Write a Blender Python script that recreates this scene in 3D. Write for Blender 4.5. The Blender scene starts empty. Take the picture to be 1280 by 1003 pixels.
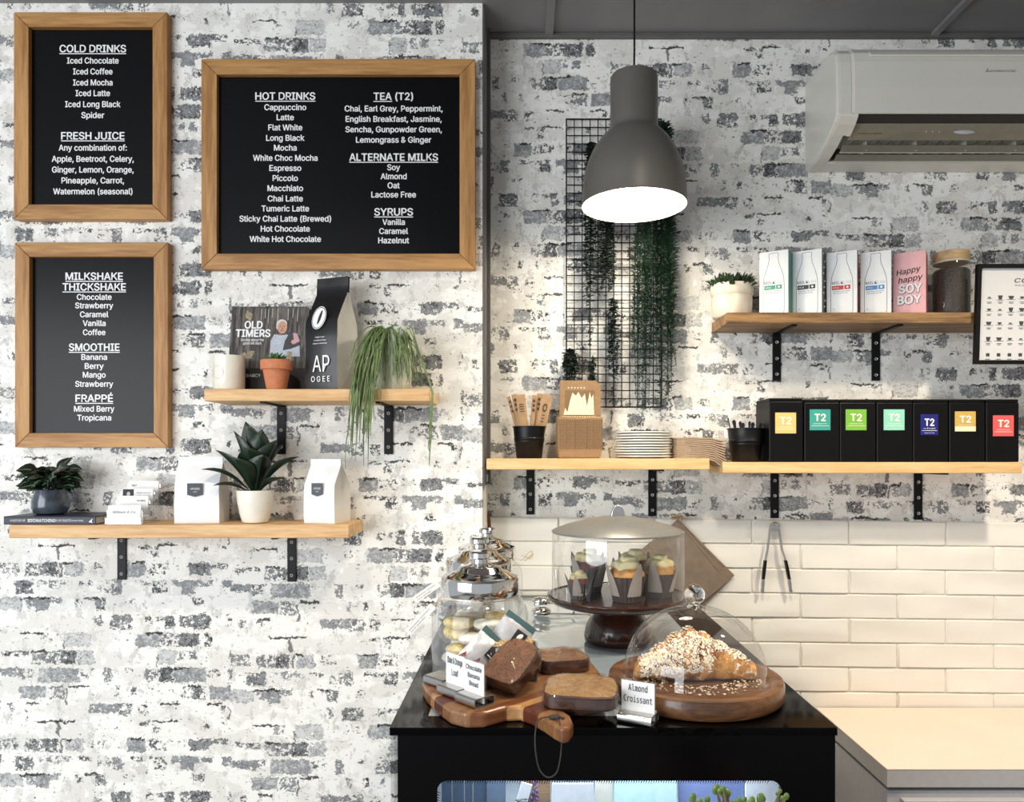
import bpy, bmesh, math, random
from mathutils import Vector, Matrix, noise, Euler
random.seed(7)
PI = math.pi
C = bpy.context.scene.collection
SC = bpy.context.scene

# ------------------------------------------------------------------ camera, light, exposure
F = 920.0; CX = 655.0; CY = 570.0; EYE = 1.5
YL = 1.72; YR = 1.85; ZC = 2.558
cam = bpy.data.cameras.new('camera'); cam.sensor_width = 36.0; cam.lens = F/1280*36
cam.shift_x = -(CX-640)/1280; cam.shift_y = (CY-501.5)/1280
cam.clip_start = 0.02
camo = bpy.data.objects.new('camera', cam); C.objects.link(camo)
camo.location = (0, 0, EYE); camo.rotation_euler = (PI/2, 0, 0); SC.camera = camo
SC.view_settings.view_transform = 'Standard'; SC.view_settings.look = 'None'
SC.view_settings.gamma = 1.0; SC.view_settings.use_curve_mapping = False
SC.view_settings.exposure = 0.20
world = bpy.data.worlds.new('world'); SC.world = world; world.use_nodes = True
world.node_tree.nodes['Background'].inputs[0].default_value = (0.86, 0.93, 1.0, 1)
world.node_tree.nodes['Background'].inputs[1].default_value = 0.48

def aim(o, target):
    o.rotation_euler = (Vector(target)-o.location).to_track_quat('-Z', 'Y').to_euler()
def area(name, loc, target, sx, sy, power, col):
    l = bpy.data.lights.new(name, 'AREA'); l.shape = 'RECTANGLE'; l.size = sx; l.size_y = sy
    l.energy = power; l.color = col
    o = bpy.data.objects.new(name, l); C.objects.link(o); o.location = loc; aim(o, target); return o
def spot(name, loc, target, power, col, angle, blend, rad):
    l = bpy.data.lights.new(name, 'SPOT'); l.energy = power; l.color = col
    l.spot_size = math.radians(angle); l.spot_blend = blend; l.shadow_soft_size = rad
    o = bpy.data.objects.new(name, l); C.objects.link(o); o.location = loc; aim(o, target); return o
area('window_daylight', (-2.1, -0.9, 1.45), (-0.55, 1.72, 1.25), 2.2, 1.7, 66, (0.93, 0.97, 1.0))
spot('downlight_bench', (1.15, 0.95, 2.5), (1.15, 1.15, 0.9), 62, (1.0, 0.87, 0.69), 112, 0.7, 0.05)
spot('downlight_middle', (0.3, 0.72, 2.5), (0.3, 0.95, 0.9), 36, (1.0, 0.88, 0.70), 112, 0.7, 0.05)
spot('downlight_left', (-0.55, 0.72, 2.5), (-0.5, 0.95, 0.9), 22, (1.0, 0.92, 0.80), 118, 0.8, 0.05)

# ------------------------------------------------------------------ helpers
def at(px, py, d): return Vector(((px-CX)*d/F, d, EYE+(CY-py)*d/F))
def lin(c):
    return tuple((v/255/12.92 if v/255 <= 0.04045 else ((v/255+0.055)/1.055)**2.4) for v in c)
def col(r, g, b): return lin((r, g, b))+(1.0,)

class N:
    """tiny node-graph helper"""
    def __init__(s, mat): s.t = mat.node_tree; s.n = s.t.nodes; s.l = s.t.links
    def put(s, sock, v):
        if v is None: return
        if isinstance(v, bpy.types.NodeSocket): s.l.new(v, sock)
        else: sock.default_value = v
    def math(s, op, a, b=None, c=None, clamp=False):
        n = s.n.new('ShaderNodeMath'); n.operation = op; n.use_clamp = clamp
        s.put(n.inputs[0], a); s.put(n.inputs[1], b)
        if c is not None: s.put(n.inputs[2], c)
        return n.outputs[0]
    def mix(s, f, a, b):
        n = s.n.new('ShaderNodeMix'); n.data_type = 'RGBA'
        s.put(n.inputs[0], f); s.put(n.inputs[6], a); s.put(n.inputs[7], b); return n.outputs[2]
    def noise(s, vec, scale, detail=3, rough=0.55):
        n = s.n.new('ShaderNodeTexNoise'); s.put(n.inputs['Vector'], vec)
        n.inputs['Scale'].default_value = scale; n.inputs['Detail'].default_value = detail
        n.inputs['Roughness'].default_value = rough; return n.outputs[0]
    def comb(s, x, y, z=0.0):
        n = s.n.new('ShaderNodeCombineXYZ'); s.put(n.inputs[0], x); s.put(n.inputs[1], y); s.put(n.inputs[2], z); return n.outputs[0]
    def smooth(s, v, a, b):
        n = s.n.new('ShaderNodeMapRange'); n.interpolation_type = 'SMOOTHSTEP'
        s.put(n.inputs[0], v); s.put(n.inputs[1], a); s.put(n.inputs[2], b)
        n.inputs[3].default_value = 0; n.inputs[4].default_value = 1; return n.outputs[0]

def newmat(name):
    m = bpy.data.materials.new(name); m.use_nodes = True
    return m, N(m), m.node_tree.nodes['Principled BSDF']
def pm(name, c, rough=0.5, metal=0.0, var=0.06, scale=60.0, bump=0.0, coat=0.0, spec=0.5, emit=0.0, sub=0.0):
    m, g, p = newmat(name)
    tc = g.n.new('ShaderNodeTexCoord').outputs['Object']
    nz = g.noise(tc, scale, 4)
    c1 = tuple(max(0, v*(1-var)) for v in c[:3])+(1,); c2 = tuple(min(1, v*(1+var)) for v in c[:3])+(1,)
    g.put(p.inputs['Base Color'], g.mix(g.smooth(nz, 0.3, 0.7), c1, c2))
    p.inputs['Roughness'].default_value = rough; p.inputs['Metallic'].default_value = metal
    p.inputs['Coat Weight'].default_value = coat; p.inputs['Specular IOR Level'].default_value = spec
    if sub: p.inputs['Subsurface Weight'].default_value = sub; p.inputs['Subsurface Scale'].default_value = 0.01
    if emit:
        p.inputs['Emission Color'].default_value = c; p.inputs['Emission Strength'].default_value = emit
    if bump:
        b = g.n.new('ShaderNodeBump'); b.inputs['Strength'].default_value = bump; b.inputs['Distance'].default_value = 0.002
        g.put(b.inputs['Height'], nz); g.put(p.inputs['Normal'], b.outputs[0])
    return m
def wood(name, c1, c2, axis='X', rough=0.55, scale=9.0, coat=0.0):
    m, g, p = newmat(name)
    tc = g.n.new('ShaderNodeTexCoord').outputs['Object']
    mp = g.n.new('ShaderNodeMapping'); g.put(mp.inputs[0], tc)
    s = [10, 10, 10]; s['XYZ'.index(axis)] = 0.8; mp.inputs['Scale'].default_value = s
    big = g.noise(mp.outputs[0], scale*0.5, 3, 0.6); fine = g.noise(mp.outputs[0], scale*3.2, 5, 0.65)
    v = g.math('ADD', g.math('MULTIPLY', big, 0.65), g.math('MULTIPLY', fine, 0.35))
    g.put(p.inputs['Base Color'], g.mix(g.smooth(v, 0.36, 0.64), c1, c2))
    p.inputs['Roughness'].default_value = rough; p.inputs['Coat Weight'].default_value = coat
    b = g.n.new('ShaderNodeBump'); b.inputs['Strength'].default_value = 0.12; b.inputs['Distance'].default_value = 0.001
    g.put(b.inputs['Height'], fine); g.put(p.inputs['Normal'], b.outputs[0])
    return m
def clear(name, tint=(1, 1, 1, 1), base=0.05, edge=0.75, rough=0.02):
    m = bpy.data.materials.new(name); m.use_nodes = True; g = N(m)
    g.n.remove(g.n['Principled BSDF'])
    t = g.n.new('ShaderNodeBsdfTransparent'); t.inputs[0].default_value = tint
    s = g.n.new('ShaderNodeBsdfGlossy'); s.inputs['Roughness'].default_value = rough
    lw = g.n.new('ShaderNodeLayerWeight'); lw.inputs[0].default_value = 0.28
    f = g.math('MULTIPLY_ADD', g.math('POWER', lw.outputs['Facing'], 2.3), edge, base, clamp=True)
    mx = g.n.new('ShaderNodeMixShader'); g.put(mx.inputs[0], f)
    g.l.new(t.outputs[0], mx.inputs[1]); g.l.new(s.outputs[0], mx.inputs[2])
    g.l.new(mx.outputs[0], g.n['Material Output'].inputs[0]); return m

import os
FONTS = {}
def font(key, fn):
    try: FONTS[key] = bpy.data.fonts.load(os.path.join(bpy.utils.resource_path('LOCAL'), 'datafiles', 'fonts', fn))
    except Exception: FONTS[key] = None
font('sans', 'Inter.woff2'); font('mono', 'DejaVuSansMono.woff2')
FACE = 'sans'
CAPH = None
def text_geo(s, bold):
    cu = bpy.data.curves.new('t', 'FONT'); cu.body = s
    if FONTS.get(FACE): cu.font = FONTS[FACE]
    cu.size = 1.0; cu.resolution_u = 3
    o = bpy.data.objects.new('t', cu); C.objects.link(o)
    dg = bpy.context.evaluated_depsgraph_get(); e = o.evaluated_get(dg); me = e.to_mesh()
    vs = [(v.co.x, v.co.y, 0.0) for v in me.vertices]; fs = [tuple(p.vertices) for p in me.polygons]
    e.to_mesh_clear(); bpy.data.objects.remove(o); bpy.data.curves.remove(cu)
    if bold > 0 and vs:
        V, G = [], []
        for q, (dx, dy) in enumerate(((-bold, 0), (bold, 0), (0, bold*.7), (0, -bold*.7))):
            n0 = len(V); V += [(x+dx, y+dy, q*0.00006) for x, y, _ in vs]; G += [tuple(i+n0 for i in f) for f in fs]
        vs, fs = V, G
    return vs, fs

class B:
    def __init__(s): s.bm = bmesh.new(); s.T = Matrix()
    def v(s, p): return s.bm.verts.new(s.T @ Vector(p))
    def face(s, vs):
        try: return s.bm.faces.new(vs)
        except ValueError: return None
    def poly(s, pts): return s.face([s.v(p) for p in pts])
    def box(s, x0, x1, y0, y1, z0, z1):
        a = [s.v(p) for p in ((x0,y0,z0),(x1,y0,z0),(x1,y1,z0),(x0,y1,z0),(x0,y0,z1),(x1,y0,z1),(x1,y1,z1),(x0,y1,z1))]
        for f in ((3,2,1,0),(4,5,6,7),(0,1,5,4),(1,2,6,5),(2,3,7,6),(3,0,4,7)): s.face([a[i] for i in f])
        return s
    def prism(s, pts, axis, a0, a1):
        """extrude a 2D outline; axis 'y': pts are (x,z); 'z': (x,y); 'x': (y,z)"""
        def mk(p, a): return {'y': (p[0], a, p[1]), 'z': (p[0], p[1], a), 'x': (a, p[0], p[1])}[axis]
        lo = [s.v(mk(p, a0)) for p in pts]; hi = [s.v(mk(p, a1)) for p in pts]; n = len(pts)
        s.face(lo[::-1]); s.face(hi)
        for i in range(n): s.face([lo[i], lo[(i+1) % n], hi[(i+1) % n], hi[i]])
        return s
    def rings(s, rings, cap0=True, cap1=True, closed=True):
        R = [[s.v(p) for p in r] for r in rings]; n = len(R[0])
        for a, b in zip(R, R[1:]):
            for i in range(n if closed else n-1): s.face([a[i], a[(i+1) % n], b[(i+1) % n], b[i]])
        if cap0: s.face(R[0][::-1])
        if cap1: s.face(R[-1])
        return s
    def lathe(s, prof, seg=40, cx=0, cy=0, cap0=False, cap1=False):
        return s.rings([[(cx+max(r, 1e-5)*math.cos(2*PI*i/seg), cy+max(r, 1e-5)*math.sin(2*PI*i/seg), z) for i in range(seg)] for r, z in prof], cap0, cap1)
    def tube(s, pts, r, seg=8, caps=True):
        pts = [Vector(p) for p in pts]; rs = r if isinstance(r, (list, tuple)) else [r]*len(pts)
        out = []; prev = None
        for i, p in enumerate(pts):
            t = (pts[min(i+1, len(pts)-1)]-pts[max(i-1, 0)])
            if t.length < 1e-9: t = Vector((0, 0, 1))
            t.normalize()
            if prev is None:
                u = t.orthogonal().normalized()
            else:
                u = prev - t*prev.dot(t)
                u = u.normalized() if u.length > 1e-6 else t.orthogonal().normalized()
            prev = u; w = t.cross(u)
            out.append([p+(u*math.cos(2*PI*k/seg)+w*math.sin(2*PI*k/seg))*rs[i] for k in range(seg)])
        return s.rings(out, caps, caps)
    def rod(s, a, b, r, seg=8): return s.tube([a, b], r, seg)
    def cord(s, pts, r, seg=8, n=6):
        P = [Vector(p) for p in pts]; P = [P[0]]+P+[P[-1]]; out = []
        for i in range(1, len(P)-2):
            for j in range(n):
                t = j/n; a, b_, c, d = P[i-1], P[i], P[i+1], P[i+2]
                out.append(.5*((2*b_)+(c-a)*t+(2*a-5*b_+4*c-d)*t*t+(3*b_-a-3*c+d)*t**3))
        return s.tube(out+[P[-2]], r, seg)
    def sphere(s, c, rx, ry=None, rz=None, seg=16, rg=10):
        ry = ry or rx; rz = rz or rx; prof = []
        for j in range(rg+1):
            a = PI*j/rg-PI/2; prof.append((max(math.cos(a), 1e-4), math.sin(a)))
        return s.rings([[(c[0]+rx*q*math.cos(2*PI*i/seg), c[1]+ry*q*math.sin(2*PI*i/seg), c[2]+rz*h) for i in range(seg)] for q, h in prof], True, True)
    def leaf(s, p0, d, length, width, droop=0.6, n=6, fold=0.15, shape=0.5, up=Vector((0, 0, 1))):
        d = Vector(d).normalized(); p = Vector(p0); side = d.cross(up)
        side = side.normalized() if side.length > 1e-4 else Vector((1, 0, 0))
        L, M_, R = [], [], []
        for i in range(n+1):
            t = i/n; w = width*0.5*max(0.03, math.sin(PI*(t**(0.35+shape))))
            nrm = side.cross(d).normalized()
            M_.append(s.v(p)); L.append(s.v(p-side*w+nrm*w*fold*2)); R.append(s.v(p+side*w+nrm*w*fold*2))
            p = p+d*(length/n); d = (d+Vector((0, 0, -droop/n))).normalized()
        for i in range(n):
            s.face([L[i], M_[i], M_[i+1], L[i+1]]); s.face([M_[i], R[i], R[i+1], M_[i+1]])
        return s
    def text(s, st, cx, cz, w, cap, y, bold=0.012, rot=0.0, maxw=False, shear=0):
        """lettering facing -y centred at (cx, cz) of width w and cap height cap"""
        global CAPH
        if CAPH is None:
            vs, _ = text_geo('H', 0.0); CAPH = max(q[1] for q in vs)
        vs, fs = text_geo(st, bold)
        if not vs: return s
        x0 = min(q[0] for q in vs); x1 = max(q[0] for q in vs)
        kz = cap/CAPH; kx = w/(x1-x0) if w else kz
        cr, sr = math.cos(rot), math.sin(rot); V = []
        for x, z, dy in vs:
            X = (x-(x0+x1)/2)*kx; Z = z*kz-cap/2; X += shear*Z
            V.append(s.v((cx+X*cr-Z*sr, y-dy, cz+X*sr+Z*cr)))
        for f in fs: s.face([V[i] for i in f])
        return s
    def disc(s, cx, cz, rx, rz, y, seg=24, rot=0):
        pts = []
        for i in range(seg):
            a = 2*PI*i/seg; X = rx*math.cos(a); Z = rz*math.sin(a)
            pts.append((cx+X*math.cos(rot)-Z*math.sin(rot), y, cz+X*math.sin(rot)+Z*math.cos(rot)))
        s.poly(pts); return s
    def rect(s, x0, x1, z0, z1, y): s.poly([(x0,y,z0),(x1,y,z0),(x1,y,z1),(x0,y,z1)]); return s
    def roundbox(s, sx, sy, sz, c=(0, 0, 0), e=0.35, n=8, amp=0.0, ns=30.0, seed=0):
        """soft-edged block with a lumpy surface"""
        tmp = bmesh.new(); bmesh.ops.create_cube(tmp, size=2.0)
        bmesh.ops.subdivide_edges(tmp, edges=tmp.edges[:], cuts=n, use_grid_fill=True)
        vm = {}
        for v in tmp.verts:
            q = v.co.copy(); m = q.length
            k = max(abs(q.x), abs(q.y), abs(q.z)); sph = q/m*k
            r = q.lerp(sph, e); P = Vector((r.x*sx/2, r.y*sy/2, r.z*sz/2))
            if amp: P += q.normalized()*noise.noise(P*ns+Vector((seed*7.1, seed*3.3, 0)))*amp
            vm[v.index] = s.v(P+Vector(c))
        for f in tmp.faces: s.face([vm[v.index] for v in f.verts])
        tmp.free(); return s
    def done(s, name, mat, parent=None, smooth=False, bevel=0.0, loc=None, solid=0.0, sub=0):
        bmesh.ops.recalc_face_normals(s.bm, faces=s.bm.faces[:])
        me = bpy.data.meshes.new(name); s.bm.to_mesh(me); s.bm.free(); me.materials.append(mat)
        if smooth:
            for p in me.polygons: p.use_smooth = True
            try: me.set_sharp_from_angle(angle=math.radians(42))
            except Exception: pass
        o = bpy.data.objects.new(name, me); C.objects.link(o)
        if parent is not None: o.parent = parent
        if loc is not None: o.location = loc
        if solid:
            k = o.modifiers.new('thickness', 'SOLIDIFY'); k.thickness = solid; k.offset = 0
        if bevel:
            k = o.modifiers.new('bevel', 'BEVEL'); k.width = bevel; k.segments = 2; k.limit_method = 'ANGLE'
        if sub:
            k = o.modifiers.new('subdivision', 'SUBSURF'); k.levels = sub; k.render_levels = sub
        return o

def tag(o, label=None, cat=None, group=None, kind=None):
    if label: o['label'] = label
    if cat: o['category'] = cat
    if group: o['group'] = group
    if kind: o['kind'] = kind
    return o
def thing(name, label, cat, loc=(0, 0, 0), rz=0.0, group=None):
    o = bpy.data.objects.new(name, None); C.objects.link(o); o.empty_display_size = 0.02
    o.location = loc; o.rotation_euler = (0, 0, rz); return tag(o, label, cat, group)
def struct(o): o['kind'] = 'structure'; return o
def dup(root, loc, rz, label, group=None):
    r = root.copy(); C.objects.link(r); r.location = loc; r.rotation_euler = (0, 0, rz); r['label'] = label
    if group: r['group'] = group
    for ch in list(root.children):
        c = ch.copy(); C.objects.link(c); c.parent = r
        for gch in list(ch.children):
            d = gch.copy(); C.objects.link(d); d.parent = c
    return r

# ------------------------------------------------------------------ wallpaper of whitewashed brick
# the printed repeat: rows of bricks, each (x0, x1, coverage, tone, height share); cracks on top of a row
PW, PH, DROP = 289.5, 220.2, 115.0
ROWS = [
 [(172,186,.60,.05,.35),(189,198,.55,.2,.9),(254,259,.6,.0,.6),(276,281,.5,.0,.3)],
 [(0,23,.55,.35,.85),(31,56,.60,.22,1),(56,71,.80,.15,1),(72,80,.30,.1,1),(81,104,.88,.72,.95),(110,131,.38,.2,.8),(158,181,.97,.55,1),(184,206,.48,.05,.9),(206,235,.32,.05,.6),(236,262,.88,.25,.85),(262,284,.62,.22,.5)],
 [(19,41,.74,.2,1),(47,60,.42,.4,.5),(61,73,.62,.42,.6),(74,90,.5,.55,.45),(97,115,.55,.02,.4),(122,140,.42,.35,.9),(140,152,.7,.35,1),(164,190,.52,.1,.38),(190,208,.58,.1,1),(213,224,.85,.5,.5),(224,243,.97,.45,1),(243,265,.6,.4,.5),(277,290,.85,.35,.6)],
 [(0,28,.95,.78,.9),(32,44,.62,.4,.8),(44,60,.85,.45,1),(60,76,.8,.5,.42),(94,102,.5,.05,.7),(107,118,.4,.2,.3),(118,132,.72,.25,.9),(155,168,.42,.02,.5),(240,254,.62,.12,.55)],
 [(117,128,.5,.4,.8),(139,163,.72,.2,1),(182,190,.5,.1,.7),(195,206,.5,.25,.5),(206,217,.78,.18,1),(225,240,.7,.25,.9),(240,263,.86,.2,1),(283,290,.5,.15,.8)],
 [(52,65,.42,.5,.8),(80,114,.80,.88,1),(140,160,.33,.3,.7),(170,200,.95,.6,1),(201,209,.6,.25,1),(210,224,.58,.2,1),(224,249,.84,.15,1),(255,264,.68,.08,1)],
 [(3,36,.60,.08,.45),(40,52,.60,.45,1),(52,75,.60,.25,1),(75,95,.84,.15,1),(97,117,.82,.78,1),(197,220,.86,.85,1),(222,230,.55,.4,.7),(236,246,.72,.4,.7),(250,264,.3,.1,.6),(287,290,.7,.2,1)],
 [(0,23,.80,.4,.6),(24,41,.58,.28,.8),(48,62,.90,.7,1),(62,97,.93,.55,1),(98,117,.36,.2,.9),(128,139,.68,.35,1),(157,164,.5,.0,.4),(180,197,.55,.35,1),(197,215,.86,.1,1),(217,256,.95,.55,1),(256,275,.34,.2,.7),(285,290,.7,.2,1)],
 [(24,57,.94,.6,.9),(60,80,.58,.35,1),(143,150,.55,.4,.8),(163,170,.6,.1,.7),(186,191,.5,.2,.7),(200,226,.2,.4,1),(226,240,.42,.15,.9),(240,256,.66,.25,1),(261,290,.96,.55,1)],
 [(10,18,.6,.12,.7),(32,38,.5,.2,.7),(110,146,.80,.42,.7),(146,164,.6,.3,.9),(172,185,.5,.1,.9),(274,281,.5,.05,.6)],
]
CRACKS = [  # per row: black cracks along its top edge
 [(46,93),(196,222)], [(77,90),(165,182)], [], [(25,60),(105,120)], [],
 [(26,56),(184,205)], [(40,58)], [(205,236)], [(84,110),(236,252)], [(32,49),(200,225),(258,276)],
]
STEMS = [(73,682,700,4.2), (83,861,882,2.4), (76,704,722,3.0), (197,818,834,1.6), (80,800,812,1.8), (286,884,900,2.0)]
def wallpaper(name, k, XT, ZT):
    m, g, p = newmat(name)
    pos = g.n.new('ShaderNodeNewGeometry').outputs['Position']
    sp = g.n.new('ShaderNodeSeparateXYZ'); g.put(sp.inputs[0], pos)
    px = g.math('MULTIPLY_ADD', sp.outputs[0], k, 74-XT*k+PW*40)
    py = g.math('MULTIPLY_ADD', sp.outputs[2], -k, 682.6+ZT*k)
    vec = g.comb(px, py)
    w1 = g.noise(vec, 0.085, 5, 0.72); w2 = g.noise(g.comb(py, px, 7.0), 0.085, 5, 0.72)
    pxd = g.math('MULTIPLY_ADD', g.math('SUBTRACT', w1, 0.5), 19.0, px)
    pyd = g.math('MULTIPLY_ADD', g.math('SUBTRACT', w2, 0.5), 13.0, py)
    kk = g.math('FLOOR', g.math('DIVIDE', pxd, PW))
    u = g.math('MULTIPLY_ADD', kk, -PW, pxd)
    y1 = g.math('SUBTRACT', pyd, g.math('MULTIPLY', g.math('SUBTRACT', kk, 40.0), DROP))
    y2 = g.math('FLOORED_MODULO', g.math('SUBTRACT', y1, 680.0), PH)
    rowf = g.math('DIVIDE', y2, PH/10); row = g.math('FLOOR', rowf); v = g.math('FRACT', rowf)
    un = g.math('DIVIDE', u, PW)
    colr, crk = None, None
    for i, feats in enumerate(ROWS):
        r = g.n.new('ShaderNodeValToRGB'); cr = r.color_ramp; cr.interpolation = 'CONSTANT'; g.put(r.inputs[0], un)
        st = [(0.0, (0, 0, 0, 1))]
        for (a, b, cov, tone, ht) in sorted(feats):
            a = max(a, .01)
            if st and abs(st[-1][0]-a/PW) < 0.0045: st.pop()
            st.append((a/PW, (cov, tone, ht, 1))); st.append((min(b/PW, .999), (0, 0, 0, 1)))
        cr.elements[0].position = 0; cr.elements[0].color = st[0][1]
        cr.elements.remove(cr.elements[1])
        for q, c in st[(1 if st[0][0] == 0 else 0):]:
            e = cr.elements.new(q); e.color = c
        eq = g.math('COMPARE', row, float(i), 0.25)
        colr = g.mix(eq, (0, 0, 0, 1) if colr is None else colr, r.outputs[0])
        if CRACKS[i]:
            r2 = g.n.new('ShaderNodeValToRGB'); cr = r2.color_ramp; cr.interpolation = 'CONSTANT'; g.put(r2.inputs[0], un)
            cr.elements[0].color = (0, 0, 0, 1); cr.elements.remove(cr.elements[1])
            for a, b in sorted(CRACKS[i]):
                e = cr.elements.new(max(a, .2)/PW); e.color = (1, 1, 1, 1)
                e = cr.elements.new(min(b/PW, .999)); e.color = (0, 0, 0, 1)
            t = g.math('MULTIPLY', eq, r2.outputs[0])
            crk = t if crk is None else g.math('ADD', crk, t)
    sc = g.n.new('ShaderNodeSeparateColor'); g.put(sc.inputs[0], colr)
    cov, tone, ht = sc.outputs[0], sc.outputs[1], sc.outputs[2]
    n1 = g.noise(g.comb(px, py, 3.0), 0.21, 6, 0.72)
    nn = g.smooth(n1, 0.26, 0.74)
    ev = g.math('MINIMUM', g.math('SUBTRACT', v, 0.05), g.math('SUBTRACT', g.math('MULTIPLY_ADD', ht, 0.82, 0.05), v))
    ev = g.math('ADD', g.math('MULTIPLY', ev, 2.6), g.math('MULTIPLY', g.math('SUBTRACT', n1, 0.52), 1.5))
    d = g.math('MINIMUM', g.math('SUBTRACT', g.math('MULTIPLY', cov, 0.93), nn), ev)
    patch = g.smooth(d, -0.01, 0.035)
    rim = g.math('SUBTRACT', 1.0, g.smooth(d, 0.04, 0.11))
    fine = g.noise(g.comb(px, py, 9.0), 0.38, 5, 0.78)
    mid = g.noise(g.comb(px, py, 13.0), 0.13, 4, 0.65)
    tn = g.math('ADD', g.math('MULTIPLY', tone, 0.95), g.math('MULTIPLY', g.math('SUBTRACT', fine, 0.47), 1.9))
    tn = g.math('ADD', tn, g.math('MULTIPLY', g.math('SUBTRACT', mid, 0.48), 1.2))
    tn = g.math('SUBTRACT', tn, g.math('MULTIPLY', rim, 0.5), clamp=True)
    grey = g.mix(g.smooth(tn, 0.0, 0.42), col(66, 65, 66), col(142, 144, 147))
    grey = g.mix(g.smooth(tn, 0.5, 1.0), grey, col(212, 212, 210))
    # plaster
    b1 = g.noise(g.comb(g.math('MULTIPLY', px, 0.6), py, 21.0), 0.035, 5, 0.62)
    b2 = g.noise(g.comb(px, g.math('MULTIPLY', py, 0.6), 33.0), 0.06, 6, 0.72)
    base = g.mix(g.smooth(b1, 0.46, 0.54), col(245, 243, 238), col(230, 227, 221))
    base = g.mix(g.math('MULTIPLY', g.smooth(b2, 0.56, 0.60), 0.85), base, col(209, 206, 201))
    base = g.mix(g.math('MULTIPLY', g.smooth(b2, 0.41, 0.38), 0.9), base, col(252, 250, 246))
    cr1 = g.math('MULTIPLY', g.smooth(g.math('ABSOLUTE', g.math('SUBTRACT', b2, 0.58)), 0.012, 0.003), g.smooth(mid, 0.48, 0.58))
    base = g.mix(g.math('MULTIPLY', cr1, 0.5), base, col(128, 124, 120))
    mort = g.math('MULTIPLY', g.smooth(g.math('ABSOLUTE', g.math('SUBTRACT', v, 0.97)), 0.05, 0.015), g.smooth(n1, 0.54, 0.62))
    base = g.mix(g.math('MULTIPLY', mort, 0.42), base, col(140, 136, 130))
    base = g.mix(patch, base, grey)
    # specks and black cracks
    s1 = g.noise(g.comb(px, py, 51.0), 0.24, 3, 0.55)
    base = g.mix(g.smooth(s1, 0.69, 0.71), base, col(74, 70, 66))
    s2 = g.noise(g.comb(g.math('MULTIPLY', px, 0.5), py, 71.0), 0.3, 4, 0.6)
    base = g.mix(g.math('MULTIPLY', g.smooth(s2, 0.66, 0.69), 0.8), base, col(92, 88, 84))
    ck = g.math('MULTIPLY', crk, g.math('LESS_THAN', g.math('ABSOLUTE', g.math('SUBTRACT', v, 0.1)), g.math('MULTIPLY', g.math('SUBTRACT', n1, 0.36), 0.40)))
    for (sx, ya, yb, wd) in STEMS:
        yy = g.math('SUBTRACT', y2, (ya-680.0) % PH)
        f1 = g.math('MULTIPLY', g.math('GREATER_THAN', yy, 0.0), g.math('LESS_THAN', yy, float(yb-ya)))
        f2 = g.math('LESS_THAN', g.math('ABSOLUTE', g.math('SUBTRACT', u, float(sx))), wd*0.5)
        f = g.math('MULTIPLY', f1, f2)
        base = g.mix(g.math('MULTIPLY', f, 0.85), base, col(95, 93, 92))
    base = g.mix(g.math('MULTIPLY', ck, 0.92), base, col(38, 36, 35))
    g.put(p.inputs['Base Color'], base); p.inputs['Roughness'].default_value = 0.7
    p.inputs['Specular IOR Level'].default_value = 0.25
    return m
WP_L = wallpaper('whitewashed_brick_wallpaper', F/YL, (74-CX)*YL/F, EYE+(CY-682.6)*YL/F)
WP_R = wallpaper('whitewashed_brick_wallpaper_recess', 525.5, (836-CX)*YR/F, EYE+(CY-60)*YR/F)

XC = -0.0972   # corner between the two walls
GREY_PAINT = pm('grey_paint', col(132, 130, 131), 0.55, var=0.05, scale=8)
DARK_TRIM = pm('dark_grey_trim', col(96, 94, 92), 0.5, var=0.08, scale=20)
WHITE_PAINT = pm('white_paint', col(228, 224, 214), 0.6, var=0.03)
b = B(); b.box(-2.6, XC, YL, YL+0.2, 0, ZC); struct(b.done('wall_left', WP_L))
b = B(); b.box(XC-0.1, 2.6, YR, YR+0.1, 0, ZC); struct(b.done('wall_back', WP_R))
b = B(); b.box(-2.6, 2.6, -2.2, YR+0.1, ZC, ZC+0.08); struct(b.done('ceiling', GREY_PAINT))
b = B(); b.box(-2.6, 2.6, -2.2, YR+0.1, -0.08, 0); struct(b.done('floor', pm('floor_concrete', col(120, 116, 110), 0.5, var=0.1, scale=6)))
b = B(); b.box(2.5, 2.6, -2.2, YR, 0, ZC); struct(b.done('wall_right', WHITE_PAINT))
# ceiling battens, cornice, corner trim
b = B(); b.box(0.053, 0.073, -2.0, YR-0.001, ZC-0.008, ZC); struct(b.done('trim_1', GREY_PAINT, bevel=0.001))
b = B(); b.box(1.016, 1.034, -2.0, YR-0.001, ZC-0.010, ZC); struct(b.done('trim_2', GREY_PAINT, bevel=0.001))
b = B(); b.box(XC+0.013, 2.5, YR-0.014, YR, ZC-0.012, ZC); struct(b.done('trim_3', DARK_TRIM, bevel=0.002))
b = B(); b.box(XC+0.0002, XC+0.006, YL+0.004, YR, 1.43, ZC-0.0005); b.box(XC+0.006, XC+0.0135, YR-0.03, YR, 1.43, ZC-0.0005); b.box(XC+0.0002, XC+0.004, YL+0.002, YL+0.012, 1.43, ZC-0.0005)
struct(b.done('trim_4', DARK_TRIM, bevel=0.0008))
b = B(); b.box(XC+0.0002, XC+0.007, YL+0.03, YR, 0.9, 1.43); struct(b.done('trim_5', WHITE_PAINT))

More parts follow.
